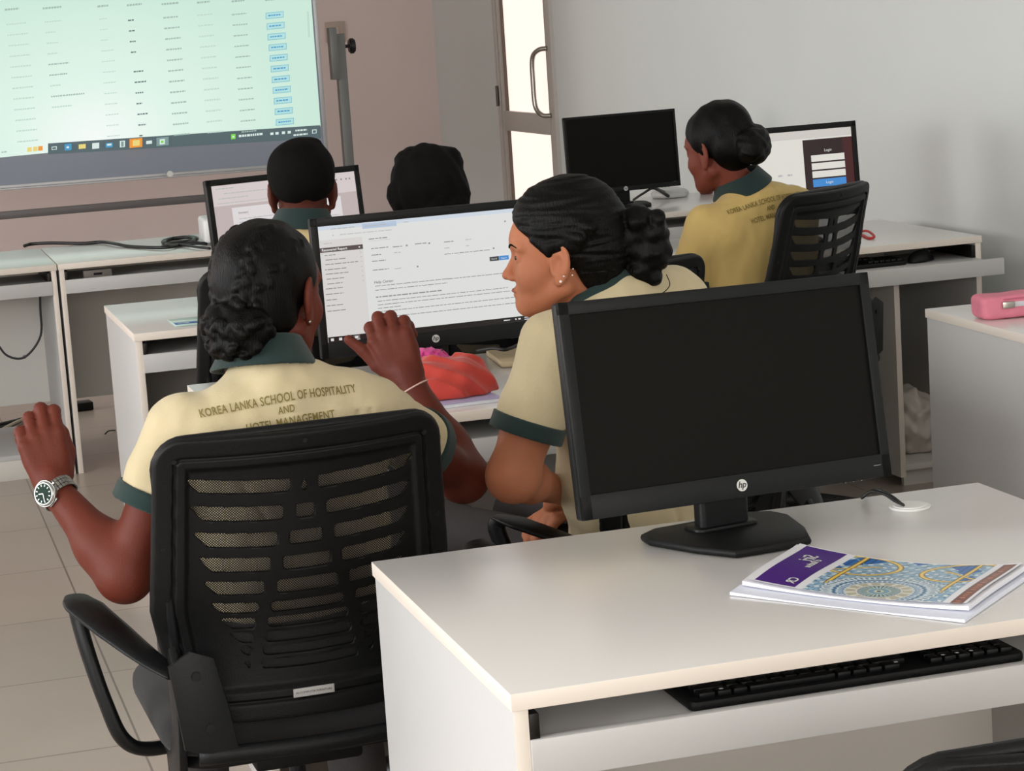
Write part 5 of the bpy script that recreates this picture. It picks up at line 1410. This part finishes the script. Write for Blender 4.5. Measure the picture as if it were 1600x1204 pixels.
# cables under the far left desk
cable('hanging_cable', [(.575, 8.12, .69), (.568, 8.13, .60), (.56, 8.14, .50), (.50, 8.15, .43), (.44, 8.16, .44), (.40, 8.17, .50), (.34, 8.17, .56)], .004, m_cable, 'thin black cable hanging in a loop under the far left desk')
for k, (dy, lab) in enumerate(((0, 'uppermost of the black floor cables under the far left desk'), (.09, 'black floor cable crossing the lower left of the bundle under the far left desk'))):
    cable('floor_cable', [(.30, 9.25 + dy, .012), (.45, 9.32 - dy, .012), (.56, 9.40, .012), (.70, 9.45 + dy, .012)], .008, m_cable, lab)
cable('floor_cable', [(.28, 9.0, .012), (.40, 9.10, .012), (.52, 9.30, .02), (.62, 9.42, .02)], .007, mat('cable_cream', (190, 178, 160), .5), 'cream floor cable among the black ones under the far left desk')
cable('floor_cable', [(.28, 8.75, .008), (.40, 8.78, .008), (.52, 8.72, .008)], .004, m_cable, 'thin black wire on the tiles behind the raised left hand')
p = at(128, 641, z=0.0)
t = empty('power_adapter', (p[0], p[1], 0), .1, 'black power adapter on the floor behind the white side panel', 'adapter')
obj('adapter_case', box(bmesh.new(), -.045, .045, -.03, .05, .001, .036, .005), m_black, t)
cable('cord', [(-.045, 0, .018), (-.09, -.02, .006), (-.14, -.03, .006)], .004, m_cable, None, parent=t)
cable('wire_end', [at(164, 678, z=.004), at(170, 673, z=.012), at(180, 672, z=.004)], .003, m_cable, 'short bent black wire end on the floor tiles')
# ---- right wall desk: lanyard, bag, box
cable('lanyard', [at(1345, 361, z=DH + .004), at(1356, 361, z=DH + .012), at(1366, 369, z=DH + .008), at(1358, 372, z=DH + .004), at(1345, 366, z=DH + .004)], .004, mat('red_ribbon', (190, 36, 34), .5), 'red looped lanyard lying on the desk by the right wall', 'lanyard')
def bag():
    c = np.array([3.10, 6.48, .16])
    f = lambda P: smax(ell(c, (.085, .10, .115))(P) + .012 * noise3(P, 70, 3) + .006 * (1 - np.abs(np.sin(P[:, 0] * 60 + P[:, 2] * 25))), -(P[:, 2] - .0695), .004)
    o = meshobj('plastic_bag', mesher(f, c - .22, c + .22, .006), mat('bag_white', (214, 204, 196), .4), None, 180); tag(o, 'crumpled white plastic bag in the open compartment of the right wall desk', 'bag')
bag()
# ---- far desk by the door: cables, clear wrapper, maroon cup
cable('monitor_lead', [at(990, 312, z=DH + .01), at(1005, 302, z=DH + .04), at(1022, 294, z=DH + .06), at(1045, 303, z=DH + .01)], .005, m_cable, 'thin black lead curving right below the switched-off monitor near the door')
cable('monitor_lead', [at(1012, 290, z=DH + .07), at(1024, 294, z=DH + .06), at(1036, 301, z=DH + .03), at(1044, 306, z=DH + .012)], .007, m_cable, 'thick black lead with plug right below the switched-off monitor near the door')
p = at(1046, 308, z=DH)
f = lambda P: np.maximum(ell((p[0], p[1], DH + .012), (.075, .08, .030))(P) + .007 * noise3(P, 45, 2), -(P[:, 2] - DH - .001))
o = meshobj('plastic_wrapper', mesher(f, np.array([p[0] - .12, p[1] - .13, DH - .02]), np.array([p[0] + .12, p[1] + .13, DH + .07]), .006), mat('wrapper', (205, 205, 202), .25), None, 180); tag(o, 'crumpled pale plastic wrapper on the far desk beside the switched-off monitor', 'wrapper')
p = at(1104, 303, z=DH)
t = empty('cup', (p[0], p[1], DH), 0, 'small maroon cup on the far desk just under the chin of the right-hand girl', 'cup')
bm = bmesh.new(); cyl(bm, (0, 0, .001), .026, .05, 24, r2=.032, bev=.002); obj('cup_body', bm, mat('maroon', (110, 34, 34), .4), t, 40)
bm = bmesh.new(); tube(bm, [(.028, 0, .012), (.046, 0, .018), (.046, 0, .034), (.030, 0, .042)], .003, 8, 6); obj('handle', bm, mat('maroon', (0, 0, 0)), t, 180)
